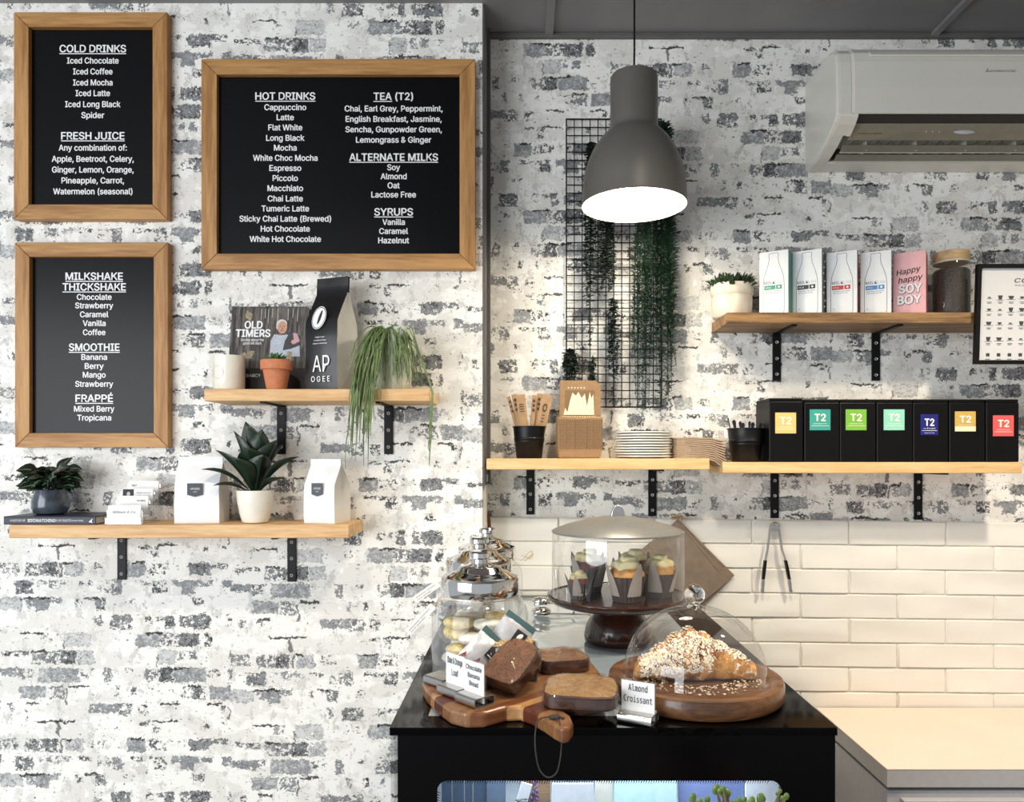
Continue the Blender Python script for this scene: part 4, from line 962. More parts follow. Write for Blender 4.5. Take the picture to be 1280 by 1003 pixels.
for i, (xt, xb, yt, w, dy) in enumerate(((635.5, 652, 495, 4.5, .004), (642.5, 655, 492.5, 7, .0), (650.5, 657.5, 493, 11.5, -.007), (668, 664, 493.5, 6, .003), (675, 668, 491, 6.5, .008), (684.5, 671, 493.5, 13.5, -.006))):
    zb = 6*s; X0 = (xb-661.5)*s*.75; zt = (572.5-yt)*s; X1 = (xt-661.5)*s; yb = dy*.6
    r = thing('sugar_stick', slab[i], 'sugar stick', ((661.5-CX)*s, 1.775, ZR1+.0003), group='paper sticks in the black bucket')
    b = B(); dv = Vector((X1-X0, dy*.5, zt-zb)).normalized(); sv = Vector((dv.z, 0, -dv.x))*w/2*s; L = Vector((X1-X0, dy*.5, zt-zb)).length; P = Vector((X0, yb, zb)); n = 6; rows = []
    for j in range(n+1):
        q = P+dv*L*j/n; bu = Vector((0, -.0022*math.sin(PI*min(1, j/n*1.0+.0)) if j < n else -.0006, 0)); ww = sv*(1 if j > 0 else .9)
        rows.append([b.v(q-ww), b.v(q-ww*.5+bu), b.v(q+ww*.5+bu), b.v(q+ww), b.v(q+ww*.5-bu), b.v(q-ww*.5-bu)])
    for a_, c_ in zip(rows, rows[1:]):
        for k in range(6): b.face([a_[k], a_[(k+1) % 6], c_[(k+1) % 6], c_[k]])
    b.face(rows[0]); b.face(rows[-1][::-1]); st = b.done('sleeve', STK, r, smooth=True)
    b = B()
    if w > 10:
        c_ = P+dv*L*(.78 if i == 5 else .80)+Vector((0, -.0029, 0))
        if i == 5:
            for k in range(20):
                a0, a1 = 2*PI*k/20, 2*PI*(k+1)/20
                b.poly([c_+sv*.42*math.cos(a)*m_+dv*5.2*s*math.sin(a)*m_ for a, m_ in ((a0, 1), (a1, 1), (a1, .62), (a0, .62))])
            for k in range(3): q = c_-dv*(10+4*k)*s; b.poly([q-sv*.3, q+sv*.3, q+sv*.3+dv*1.1*s, q-sv*.3+dv*1.1*s])
        else:
            for k in range(4): q = c_-dv*(3*k-2)*s; b.poly([q-sv*.5, q+sv*.5, q+sv*.5+dv*1.0*s, q-sv*.5+dv*1.0*s])
    else:
        for k in range(3): q = P+dv*L*(.72+.08*k)+Vector((0, -.003, 0)); b.poly([q-sv*.45, q+sv*.45, q+sv*.45+dv*3.4*s, q-sv*.45+dv*3.4*s])
    b.done('print', STKP, st)

# kraft box with pleated front
s = 1.75/F
r = thing('kraft_box', 'upright kraft cardboard dispenser with a pleated front and shiny window, left of the plates', 'box', ((724.5-CX)*s, 1.765, ZR1+.0003), math.radians(3))
b = B(); b.prism([(-27*s, 0), (25*s, 0), (28*s, 20*s), (28*s, 52*s), (-28.5*s, 52*s), (-28.5*s, 18*s)], 'y', -.026, .026); body = b.done('box_body', KRAFT, r, bevel=.003)
b = B(); o_ = [(-25*s, 45*s), (28*s, 45*s), (28*s, 92*s), (21*s, 98.5*s), (-24*s, 98.5*s)]; b.prism(o_, 'y', .004, .012); pn = b.done('back_panel', KRAFT, r, bevel=.001)
b = B()
for c_, (xa, xb) in enumerate(((-27, -18.5), (-16, -8), (-7, 6.5), (8, 15), (17, 26))):
    for q in range(14):
        z = (13+2.65*q)*s; b.tube([(xa*s, -.0268, z+.5*s), ((xa+xb)/2*s, -.0272, z-.4*s), (xb*s, -.0268, z+.5*s)], .00055, 4)
    b.tube([(xb*s+1.2*s, -.0266, 11*s), (xb*s+1.2*s, -.0266, 49*s)], .0007, 4)
b.done('pleats', pm('kraft_crease', col(112, 80, 52), .8), body)
b = B(); b.rect(-18*s, 20*s, 56*s, 86*s, .0036); b.done('window_frame', pm('darker_kraft', col(128, 98, 68), .7), pn)  # darker kraft-coloured rectangle behind the foil
b = B(); zz = [(-21, 56), (-19, 64), (-16, 58), (-12, 74), (-9, 83), (-4, 79), (-1, 84), (4, 76), (8, 82), (11, 66), (15, 84), (17, 76), (20, 81), (21, 57)]
for i in range(len(zz)-1): b.poly([(zz[i][0]*.92*s, .003, 55*s), (zz[i+1][0]*.92*s, .003, 55*s), (zz[i+1][0]*.92*s, .0028, zz[i+1][1]*s), (zz[i][0]*.92*s, .0028, zz[i][1]*s)])
for i in range(14): b.rect((-21+3.1*i)*s, (-19.4+3.1*i)*s, 51*s, 53.5*s, .0032)
for i in range(6): b.rect((-14+4*i)*s, (-12.4+4*i)*s, 88.5*s, 90*s, .0036)
b.done('foil_window_highlights', pm('cream_foil_highlight', col(244, 232, 196), .25, var=.04, scale=120, coat=.5), pn)  # cream foil, its jagged outline shaped as peaked highlights

# plates
s = 1.778/F
PLATE = pm('white_porcelain', col(240, 238, 230), .15, var=.01, coat=.5)
ppitch = 3.28*s; Rp = 35.6*s
pprof = [(Rp*.55, 0), (Rp*.58, .0006), (Rp*.88, .0024), (Rp*.975, .0036), (Rp, .0044), (Rp, .0064), (Rp*.985, .0068), (Rp*.88, .0050), (Rp*.55, .0022), (0.0002, .0022)]
pr = None; ordn = ['lowest', 'second from the bottom', 'third from the bottom', 'fourth from the bottom', 'fifth from the bottom', 'fifth from the top', 'fourth from the top', 'third from the top', 'second from the top', 'topmost']
rnd = random.Random(2)
for i in range(10):
    loc = ((804.5-CX)*s+rnd.uniform(-.0016, .0016), 1.7785, ZR1+.0003+i*ppitch); lb = 'round white side plate, %s in the stack on the pine shelf' % ordn[i]
    o = tag(bpy.data.objects.new('plate', pr), lb, 'plate', 'stacked white plates') if pr else None
    if o is None:
        b = B(); b.lathe(pprof, 64, cap0=True); o = tag(b.done('plate', PLATE, smooth=True), lb, 'plate', 'stacked white plates'); pr = o.data
    else: C.objects.link(o)
    o.location = loc

# napkins drooping over the shelf end
s = 1.76/F
NAP = pm('brown_napkin', col(176, 150, 124), .85, var=.07, scale=90)
ordn2 = ['lowest', 'second from the bottom', 'third from the bottom', 'fourth from the bottom', 'fifth from the bottom', 'sixth from the bottom', 'fifth from the top', 'fourth from the top', 'third from the top', 'second from the top', 'topmost']
x_end = (887-CX)*1.71/F
for i in range(11):
    X0 = (841-CX)*s; X1 = (902.5-CX)*s-rnd.uniform(0, .005); b = B(); nx = 20; ny = 4; z0 = ZR1+.0006+i*2.35*s; fold = 1.75*s
    G = []
    for q in range(nx+1):
        t = q/nx; x = X0+(X1-X0)*t; over = max(0, x-x_end+.012)
        dr = -((over/.03)**1.5)*.0155*(1-i/14)*0.72
        wv = .0012*math.sin(q*.9+i*.22)+.0007*math.sin(q*2.1+i*.3)
        if q == 0: wv = 0
        row = []
        for e in range(ny+1):
            y = 1.716+.088*e/ny; row.append((x-X0, y-1.716, z0-ZR1+dr+max(-.0003, wv) if True else 0))
        G.append(row)
    rings = []
    for row in G:
        top = [(p[0], p[1], p[2]+fold) for p in row]; rings.append(row+top[::-1])
    b.rings(rings)
    o = b.done('napkin', NAP, smooth=False, loc=(X0, 1.716, ZR1)); tag(o, 'folded brown paper napkin, %s in the pile drooping over the shelf end' % ordn2[i], 'napkin', 'brown paper napkins')

# ------------------------------------------------------------------ shelf with tea tins
bucket('black bucket of black cutlery beside the tea tins', 932, 35, 44, 42, 1.772, ZR2)
CUT = pm('black_plastic', col(22, 22, 24), .3, var=.1, coat=.3)
s = 1.772/F
cl = ['black plastic fork handle, leftmost in the cutlery bucket', 'black plastic knife standing broad at the left of the cutlery bucket', 'black plastic spoon in the middle left of the cutlery bucket', 'black plastic fork in the centre of the cutlery bucket', 'black plastic knife right of centre in the cutlery bucket', 'black plastic spoon at the right of the cutlery bucket', 'black plastic fork leaning right beside the tea tins']
for i, (xt, yt, w, dy) in enumerate(((910, 521, 1.6, .0), (918, 524, 5, .004), (924, 526, 4, -.008), (930, 527.5, 4.5, .008), (936, 526, 3.5, -.006), (942, 527, 5, .006), (950, 528, 4.5, -.004))):
    r = thing('cutlery', cl[i], 'cutlery', ((932-CX)*s, 1.772, ZR2+.0003), group='black cutlery in the bucket')
    b = B(); X1 = (xt-932)*s; zt = (576.5-yt)*s; X0 = max(-.022, min(.022, X1*.5)); z0 = 5*s; w *= s/2
    b.prism([(X0-w*.6, z0), (X0+w*.6, z0), (X1*.93+w*.7, zt*.85), (X1+w, zt-w), (X1+w*.5, zt), (X1-w*.5, zt), (X1-w, zt-w), (X1*.93-w*.7, zt*.85)], 'y', dy-.0009, dy+.0009); b.done('handle', CUT, r, bevel=.0004)
s = 1.80/F
r = thing('drinking_glass', 'clear glass tumbler tucked behind the left of the cutlery bucket', 'glass', ((905.5-CX)*s+.012, 1.816, ZR2+.0003))
b = B(); b.lathe([(.019, 0), (.0205, .001), (.0225, .078), (.021, .078), (.0188, .006), (0, .006)], 36, cap0=True); b.done('tumbler', GLASS, r, smooth=True)
TIN = pm('black_tea_tin', col(7, 7, 8), .42, var=.1, spec=.22); TIN2 = pm('tin_edge', col(40, 40, 42), .3)
tins = [(961, 1004, 982, 529, 26, 26, (240, 196, 122), 'an orange label'), (1005, 1049.5, 1025, 525, 26, 26, (58, 160, 146), 'a teal label'), (1049.5, 1095, 1070, 525, 26, 26, (122, 184, 62), 'a lime green label'),
        (1095.5, 1141, 1117.5, 525, 26, 26, (148, 216, 190), 'a pale mint label'), (1141, 1185.5, 1161.5, 531, 22, 26, (22, 26, 118), 'a navy blue label'), (1186, 1231.5, 1206.5, 527, 26, 25, (206, 170, 88), 'a gold and cream label'), (1232, 1274, 1254, 532.5, 26, 26, (232, 92, 92), 'a coral red label')]
dF = 1.722; s = dF/F
for i, (xa, xb, lx, ly, lw, lh, lc, nm) in enumerate(tins):
    cx = (xa+xb)/2; hw = (xb-xa)/2*s-.0006; H = (78.5 if i else 80)*s
    r = thing('tea_tin', 'tall black tea tin with %s on the right pine shelf' % nm, 'tea tin', ((cx-CX)*s, dF+.05, ZR2+.0003), group='black tea tins')
    b = B(); b.box(-hw, hw, -.05, .048, 0, H*.945); bd = b.done('body', TIN, r, bevel=.0015)
    b = B(); b.box(-hw+.0008, hw-.0008, -.0492, .0472, H*.948, H); b.done('lid', TIN, r, bevel=.0015)
    b = B(); b.box(-hw+.0004, -hw+.0022, -.0506, -.0498, .002, H*.93); b.done('edge_seam', TIN2, bd)
    X = (lx-cx)*s; Z = ZR2+.0003; Z = (EYE+(CY-ly)*s)-Z; w = lw/2*s; h = lh/2*s
    b = B(); b.box(X-w, X+w, -.0506, -.0499, Z-h, Z+h); lb = b.done('label', pm('tea_label_%d' % i, col(*lc), .5, var=.02), bd)
    b = B(); y = -.0511; b.text('T2', X, Z+h*.22, w*1.12, h*.66, y, bold=.03)
    b.text(('chai spiced', 'just peppermint', 'gunpowder green', 'china jasmine', 'chai', 'english breakfast', 'lemongrass ginger')[i], X, Z-h*.36, w*1.3, h*.12, y, bold=.0); b.rect(X-w*.85, X+w*.85, Z-h*.6, Z-h*.56, y)
    if i == 4: b.text('loose leaf tea', X, Z-h*.8, w*1.1, h*.09, y, bold=0)
    b.done('lettering', pm('label_white', col(246, 240, 226), .5, var=.01), lb)
    if i == 5: b = B(); b.box(X-w, X+w, -.0509, -.0506, Z-h, Z-h*.5); b.done('label_foot', pm('label_cream', col(236, 226, 190), .5), lb)

# ------------------------------------------------------------------ bench on the right
LAM = pm('cream_laminate', col(244, 222, 206), .42, var=.02, scale=10); LAME = pm('grey_laminate_edge', col(196, 194, 194), .45, var=.03)
bz_ = .8706; bX = .7288
r = thing('bench', 'cream-topped bench against the tiled splashback at lower right', 'bench', (1.5, 1.66, 0))
b = B(); b.box(bX-1.5, .98, 1.478-1.66, 1.838-1.66, bz_-.002, bz_); b.done('top_laminate', LAM, r, bevel=.0006)
b = B(); b.box(bX-1.5+.0006, .9794, 1.4786-1.66, 1.8374-1.66, bz_-.0375, bz_-.0022); b.done('top_edge', LAME, r, bevel=.0008)
b = B(); b.box(bX+.012-1.5, .97, 1.50-1.66, 1.836-1.66, bz_-.046, bz_-.0377); b.done('shadow_gap_strip', pm('painted_gap_shade', col(60, 58, 58), .6), r)  # dark strip put in for the shaded gap under the worktop
b = B(); b.box(bX+.004-1.5, .975, 1.486-1.66, 1.836-1.66, 0.0, bz_-.0465); b.done('carcass', pm('grey_white_carcass', col(198, 198, 204), .5, var=.03), r, bevel=.001)
for i in range(3):
    b = B(); x0 = bX+.03-1.5+i*.46; b.box(x0, x0+.45, 1.470-1.66, 1.4855-1.66, .08, bz_-.06); dr = b.done('door', LAME, r, bevel=.0015)
    b = B(); b.tube([(x0+.03, 1.469-1.66, .62), (x0+.03, 1.452-1.66, .63), (x0+.03, 1.452-1.66, .73), (x0+.03, 1.469-1.66, .74)], .005, 8); b.done('handle', STEEL, dr, smooth=True)

# ------------------------------------------------------------------ glass-topped display case
ZT = 1.152; cx0, cx1, cy0, cy1 = -.172, .401, .9415, 1.835
GLOSSB = pm('black_glass_enamel', col(4, 4, 5), .06, var=.05, spec=.18)
r = thing('display_case', 'black glass-topped food display case at the centre foreground', 'display case', (.1145, 1.39, 0))
ox, oy = .1145, 1.39
def pl(pts): return [(x-ox, y-oy) for x, y in pts]
outline = [(cx0, cy0), (cx1, cy0), (cx1, cy1), (-.088, cy1), (-.088, 1.714), (cx0, 1.714)]
hx0, hx1, hy0, hy1 = -.128, .318, .984, 1.80
b = B()
b.prism(pl([(cx0, cy0), (cx1, cy0), (cx1, hy0), (cx0, hy0)]), 'z', ZT-.010, ZT)
b.prism(pl([(hx1, hy0), (cx1, hy0), (cx1, cy1), (hx1, cy1)]), 'z', ZT-.010, ZT)
b.prism(pl([(cx0, hy0), (hx0, hy0), (hx0, 1.714), (cx0, 1.714)]), 'z', ZT-.010, ZT)
b.prism(pl([(-.088, hy1), (hx1, hy1), (hx1, cy1), (-.088, cy1)]), 'z', ZT-.010, ZT)
b.done('top_border', GLOSSB, r)
TOPG = pm('top_glass_painted_reflection', col(168, 184, 194), .04, var=.02, coat=1.0)  # opaque pale blue carries the tile reflection and lit interior in its colour
FASC = pm('black_fascia_enamel', col(5, 5, 6), .3, var=.05, spec=.15)
b = B(); b.prism(pl([(hx0, hy0), (hx1, hy0), (hx1, hy1), (-.088, hy1), (-.088, 1.714), (hx0, 1.714)]), 'z', ZT-.010, ZT); b.done('top_glass', TOPG, r)
# front: fascia, window with dotted edge
wx0, wx1, wz = -.1118, .331, 1.0822
b = B(); fy = .946; fx0 = -.1625
pts = [(fx0, ZT-.0105), (fx0, .62), (wx0, .62)]
rr = .014
arcL = [(wx0+rr-rr*math.cos(a), wz-rr+rr*math.sin(a)) for a in [PI/2*i/6 for i in range(7)]]
arcR = [(wx1-rr+rr*math.sin(a), wz-rr+rr*math.cos(a)) for a in [PI/2*i/6 for i in range(7)]]
A = [(fx0, .62)]+[(fx0, .62+(wz-rr-.62)*0+ (wz-rr-.62))]
# left post, right post, header as strips with rounded inner corners
def strip(face_pts): b.prism([(x-ox, z) for x, z in face_pts], 'y', fy-oy, fy-oy+.006)
strip([(fx0, .62), (wx0, .62)]+arcL+[(wx0+rr, ZT-.0105), (fx0, ZT-.0105)])
strip([(wx0+rr, wz), (wx1-rr, wz), (wx1-rr, ZT-.0105), (wx0+rr, ZT-.0105)])
strip([(wx1-rr, ZT-.0105)]+arcR+[(wx1, .62), (cx1-.001, .62), (cx1-.001, ZT-.0105)])
b.done('fascia', FASC, r)
b = B(); n = 130
for i in range(n):
    x = wx0+rr+(wx1-wx0-2*rr)*i/n; w = (wx1-wx0-2*rr)/n
    b.poly([(x-ox, fy-oy+.001, wz+.0002), (x+w*.5-ox, fy-oy+.001, wz+.0002), (x+w*.5-w*.9-ox, fy-oy+.001, wz-.0055)])
for side, arc in ((1, arcL), (-1, arcR)):
    for (x, z) in arc[:7]: b.poly([(x-ox, fy-oy+.001, z+.0003), (x-ox+side*.001, fy-oy+.001, z-.0011), (x-ox+side*.0045, fy-oy+.001, z-.0035)])
    for i in range(24):
        x = wx0 if side == 1 else wx1; z = wz-rr-.0034*i; b.poly([(x-ox, fy-oy+.001, z), (x-ox, fy-oy+.001, z-.0017), (x+side*.0055-ox, fy-oy+.001, z-.003)])
b.done('dotted_edge', GLOSSB, r)
b = B(); b.box(wx0-.004-ox, wx1+.004-ox, fy-oy+.0062, fy-oy+.0092, .62, wz+.004); b.done('front_glass', GLASS, r)
b = B(); b.box(cx0+.0008-ox, cx0+.0055-ox, fy-oy, 1.70-oy, .62, ZT-.0105); b.done('side_glass', GLASS, r)
INT = pm('case_interior_white', col(206, 218, 228), .5)
b = B(); b.box(fx0+.001-ox, cx1-.006-ox, 1.34-oy, 1.345-oy, .62, ZT-.03); b.done('interior_back', INT, r)
b = B(); b.box(fx0+.001-ox, cx1-.006-ox, .96-oy, 1.339-oy, .955, .960); b.done('interior_shelf', INT, r)
b = B(); b.box(cx1-.005-ox, cx1-.001-ox, fy-oy+.008, 1.83-oy, .0, ZT-.0105); b.box(fx0+.0-ox, fx0+.004-ox, fy-oy+.008, 1.70-oy, .0, ZT-.0105); b.box(fx0+.005-ox, cx1-.006-ox, fy-oy+.004, 1.70-oy, .0, .615); b.box(fx0+.005-ox, cx1-.006-ox, 1.36-oy, 1.70-oy, .62, ZT-.015); b.done('carcass', GLOSSB, r)
b = B(); b.box(wx0-ox, wx1-ox, .975-oy, .990-oy, ZT-.022, ZT-.0152); b.done('light_strip', pm('case_led', (.85, .93, 1, 1), .4, emit=2.5), r)
area('case_led_light', (.11, 1.0, ZT-.03), (.11, 1.10, .96),   .4, .05, 0.8, (.86, .93, 1.0))
zs_ = .9605
def inside_card(x0, x1, y, zt, mat, label, cat='card', name='price_card', lean=0.0, deco=None):
    sx = y/F; X0 = (x0-CX)*sx; X1 = (x1-CX)*sx; w = (X1-X0)/2; h = zt-zs_
    q = thing(name, label, cat, ((X0+X1)/2, y, zs_)); q.rotation_euler = (0, lean, 0)
    b = B(); b.box(-w, w, 0, .003, 0, h); m_ = b.done('board', mat, q, bevel=.0006)
    if deco: deco(m_, w, h)
    return q
BLUEP = pm('dusk_blue_card', col(60, 82, 108), .5, var=.1); PALEB = pm('pale_blue_card', col(176, 212, 226), .5); MIDB = pm('mid_blue_card', col(104, 124, 172), .5); CARDW = pm('cool_white_card', col(212, 222, 234), .5)
def d_dark(m_, w, h):
    b = B()
    for k in (-.55, .0, .38): b.rect(w*k, w*k+.0012, 0, h, -.0004)
    b.done('pale_lines', pm('pale_line', col(150, 150, 146), .5), m_)
inside_card(552, 608, 1.04, 1.058, BLUEP, 'dark blue panel with pale lines inside the case, far left of its window', 'card', 'backing_card', deco=d_dark)
inside_card(608, 632, 1.035, 1.056, pm('slate_blue_card', col(82, 100, 124), .5), 'slate blue card inside the case, left of the tilted sign', 'card', 'blue_card')
def d_sign(m_, w, h):
    b = B(); b.text('$4.50', 0, h*.72, w*1.5, h*.16, -.0005, rot=-1.2); b.done('lettering', INK, m_)
inside_card(627, 641, 1.0, 1.058, CARDW, 'white tilted price sign inside the case, left of the lavender', 'card', 'price_card', lean=.28, deco=d_sign)
sx = 1.04/F
q = thing('lavender_bunch', 'purple lavender bunch inside the case behind its front window', 'flowers', ((664-CX)*sx, 1.03, zs_))
b = B(); rnd = random.Random(4)
for i in range(120): b.sphere((rnd.uniform(-.010, .010), rnd.uniform(-.008, .008), rnd.uniform(.055, .095)), .0016, .0016, .0024, 6, 4)
b.done('flower_heads', pm('lavender', col(112, 84, 122), .8, var=.4, scale=300), q)
b = B()
for i in range(8): b.tube([(rnd.uniform(-.004, .004), rnd.uniform(-.003, .003), .0005), (rnd.uniform(-.008, .008), 0, .075)], .0008, 5)
b.done('stems', GREEN_G, q)
inside_card(655, 688, 1.075, 1.045, wood('crate_wood', col(96, 76, 56), col(140, 112, 82)), 'brown wooden board inside the case behind the lavender', 'board', 'wooden_board')
def d_scr(m_, w, h):
    b = B(); b.tube([(-w*.75, -.001, h*.42), (-w*.3, -.001, h*.56), (w*.05, -.001, h*.60), (w*.4, -.001, h*.58), (w*.6, -.001, h*.42)], .0022, 6); b.tube([(-w*.6, -.001, h*.40), (-w*.1, -.001, h*.46), (w*.3, -.001, h*.47)], .0016, 6); b.done('drawing', INK, m_)
inside_card(690, 742, 1.0, 1.0545, CARDW, 'white card with a dark drawn curve inside the case, centre of its window', 'card', 'price_card', deco=d_scr)
inside_card(744, 766, 1.03, 1.046, pm('cream_card', col(206, 206, 196), .5), 'small cream card inside the case beside the pale blue panel', 'card', 'cream_card')
inside_card(768, 846, 1.02, 1.060, PALEB, 'pale blue panel inside the case, right of centre of its window', 'card', 'backing_card')
inside_card(848, 930, 1.03, 1.060, MIDB, 'deep blue panel inside the case behind the jade plant', 'card', 'backing_card')
inside_card(932, 974, 1.025, 1.056, CARDW, 'white card inside the case, far right of its window', 'card', 'price_card')

# jade plant in front of the case
q = thing('plant_stand', 'slim round wooden stand carrying the jade plant in front of the case', 'plant stand', (.247, .84, 0))
b = B(); b.lathe([(.09, 0), (.09, .02), (.03, .05), (.022, .3), (.022, .8), (.05, .9), (.075, .93), (.075, .945)], 40, cap0=True, cap1=True); b.done('pedestal', wood('stand_wood', col(96, 66, 42), col(140, 100, 66), 'Z'), q, smooth=True)
q = potted('potted_jade_plant', 'small round-leaved jade plant in front of the case, at the bottom edge', (.247, .84, .9455), [(.045, 0), (.05, .002), (.06, .09), (.064, .092), (.064, .105), (.058, .105), (.056, .09), (.0001, .09)], TERRA, .056, .092)
b = B(); bl = B(); rnd = random.Random(12)
sj = .84/F
for (px, py, big) in ((866, 996, 4.5), (872, 1000, 4), (882, 995, 4), (897, 988, 5), (900, 979, 3.6), (908, 997, 4.5), (888, 1002, 5), (922, 1000, 4.5), (934, 992, 4.5), (945, 989, 5.2), (940, 1000, 4.5), (928, 996, 3.5), (986, 1000, 4), (980, 996, 2.8), (955, 1001, 4), (870, 992, 3.6), (915, 1002, 5)):
    X = (px-CX)*sj-.247; Z = EYE+(CY-py)*sj-.9455; y = rnd.uniform(-.02, .02); a = rnd.uniform(-.6, .6)
    b.sphere((X, y, Z), big*sj*.95, big*sj*.45, big*sj*1.15, 12, 8)
    b.sphere((X+rnd.uniform(-3, 3)*sj, y+.008, Z-7*sj), big*sj*.9, big*sj*.5, big*sj, 10, 7)
    bl.tube([(X*.3, y*.5, .091), (X*.75, y*.8, Z-.03), (X, y, Z)], [.003, .0022, .0012], 6)
b.done('leaves', pm('jade_green', col(104, 134, 66), .35, var=.3, scale=60, coat=.2), q, smooth=True); bl.done('stems', pm('jade_stem', col(120, 104, 72), .7), q, smooth=True)

# ------------------------------------------------------------------ cookie jars
COOK = pm('pale_cookie', col(226, 206, 150), .7, var=.2, scale=120, bump=.4); COOK2 = pm('cream_wrapped_cookie', col(226, 222, 208), .35, var=.15, scale=90, coat=.5)
def cookie_jar(label, px, d, R, H, tagmat, tag_on, lid_lab):
    s = d/F; x = (px-CX)*s
    r = thing('cookie_jar', label, 'jar', (x, d, ZT+.0003), group='glass cookie jars')
    b = B(); b.lathe([(R*.85, 0), (R*.97, .003), (R, .012), (R, H*.72), (R*.97, H*.82), (R*.88, H*.91), (R*.80, H*.95), (R*.80, H)], 56, cap0=True); b.done('glass', GLASS, r, smooth=True)
    lr = R*.80; hl = R*.36
    b = B(); b.lathe([(lr, H-.001), (lr*1.01, H), (lr*1.01, H+hl*.85), (lr*.98, H+hl*.98), (lr*.80, H+hl*1.12), (lr*.74, H+hl*1.22), (lr*.60, H+hl*1.30), (lr*.54, H+hl*1.50), (lr*.34, H+hl*1.62), (lr*.22, H+hl*1.72), (lr*.20, H+hl*1.95), (lr*.29, H+hl*2.05), (lr*.29, H+hl*2.30), (lr*.24, H+hl*2.42), (0.0002, H+hl*2.45)], 56, cap0=True)
    b.done('lid', CHROME, r, smooth=True)
    if tag_on:
        ang, length = tag_on
        q0 = Vector((-R*.86, -R*.35, H*.92)); dv = Vector((-math.cos(ang), -.25, -math.sin(ang))).normalized(); nv = Vector((-math.sin(ang), 0, math.cos(ang)))
        w = .0058*d/1.2
        b = B(); A = q0+dv*.008; E = q0+dv*length
        th_ = Vector((0, .0008, 0))
        b.rings([[A-nv*w, A+nv*w, E+nv*w, E-nv*w], [A-nv*w+th_, A+nv*w+th_, E+nv*w+th_, E-nv*w+th_]]); tg = b.done('tag', PAPERW, r)
        b = B(); b.tube([q0+dv*.009, q0, Vector((-R*.7, -R*.45, H*.955)), Vector((0, -R*.83, H*.955)), Vector((R*.7, -R*.45, H*.955))], .0008, 5); b.done('string', pm('jute', col(190, 172, 140), .8), r)
        b = B()
        yv = Vector((0, -.0005, 0))
        for row, fr_ in ((.35, .8), (-.35, .55)):
            vs, fs = text_geo('White Choc' if row > 0 else '(12 pack)', 0)
            x1 = max(v[0] for v in vs); L = (E-A).length*fr_
            k = L/x1; kz = w*.55
            V = [b.v(E-dv*(v[0]*k+.004)+nv*(w*row-w*.22+v[1]*kz)+yv) for v in vs]
            for f in fs: b.face([V[i] for i in f])
        b.done('lettering', INK, tg)
    return r
cookie_jar('front glass cookie jar with chrome lid, nearest of the three in a row', 600, 1.205,   .0785, .124, None, (.82, .066), '')
cookie_jar('middle glass cookie jar with chrome lid, between the nearest and farthest jars', 599, 1.405, .0785, .124, None, (.60, .062), '')
rj = cookie_jar('rear glass cookie jar with chrome lid, below the copper pipe', 609, 1.585, .0765, .126, None, None, '')
b = B(); b.cord([(.062, -.03, .132), (.075, -.035, .128), (.088, -.03, .142), (.096, -.028, .146), (.094, -.03, .136), (.080, -.034, .126)], .001, 6); b.cord([(.075, -.035, .138), (.092, -.03, .130), (.098, -.028, .140), (.086, -.033, .133)], .001, 6); b.done('string_bow', pm('pale_jute', col(206, 190, 160), .8), rj)
rnd = random.Random(21)
cm = []
for nm, jx, jd, cnt in (('nearest', (600-CX)*1.205/F, 1.205, 16), ('middle', (599-CX)*1.405/F, 1.405, 6)):
    k = 0
    for i in range(cnt):
        lay = i//4; a = i*PI/2+lay*.7; x = jx+.036*math.cos(a); y = jd+.036*math.sin(a); z = ZT+.016+lay*.021
        if not cm or k > 3 and len(cm) < 4:
            b = B(); b.roundbox(.052, .05, .018, e=.85, n=6, amp=.004, ns=60, seed=i); o = b.done('cookie', COOK if len(cm) % 2 else COOK2, smooth=True); cm.append(o.data)
        else:
            o = bpy.data.objects.new('cookie', cm[i % len(cm)]); C.objects.link(o)
        k += 1
        o.location = (x, y, z); o.rotation_euler = (rnd.uniform(-.12, .12), rnd.uniform(-.12, .12), rnd.uniform(0, 3))
        tag(o, 'pale wrapped cookie stacked inside the %s glass jar' % nm, 'cookie', 'cookies in the %s jar' % nm)

# ------------------------------------------------------------------ chopping board with slices
zb = ZT+.0205
def top(px, py, z=zb): d = (EYE-z)*F/(py-CY); return ((px-CX)*d/F, d)
BW = None
m, g, p = newmat('striped_board_wood'); tc = g.n.new('ShaderNodeTexCoord').outputs['Object']
mp = g.n.new('ShaderNodeMapping'); g.put(mp.inputs[0], tc); mp.inputs['Rotation'].default_value = (0, 0, -.75); spx = g.n.new('ShaderNodeSeparateXYZ'); g.put(spx.inputs[0], mp.outputs[0])
m2 = g.n.new('ShaderNodeMapping'); g.put(m2.inputs[0], mp.outputs[0]); m2.inputs['Scale'].default_value = (12, 90, 60)
gr = g.noise(m2.outputs[0], 1.0, 5, .65)
rp_ = g.n.new('ShaderNodeValToRGB'); rp_.color_ramp.interpolation = 'CONSTANT'; el = rp_.color_ramp.elements
fr = g.math('FRACT', g.math('MULTIPLY', spx.outputs[1], 9.0)); g.put(rp_.inputs[0], fr)
el[0].position = 0; el[0].color = col(140, 98, 60); el[1].position = .45; el[1].color = col(94, 46, 30)
e_ = el.new(.72); e_.color = col(186, 138, 88); e_ = el.new(.86); e_.color = col(122, 74, 44)
g.put(p.inputs['Base Color'], g.mix(g.math('MULTIPLY', g.smooth(gr, .4, .65), .45), rp_.outputs[0], col(60, 34, 22))); p.inputs['Roughness'].default_value = .35; p.inputs['Coat Weight'].default_value = .25
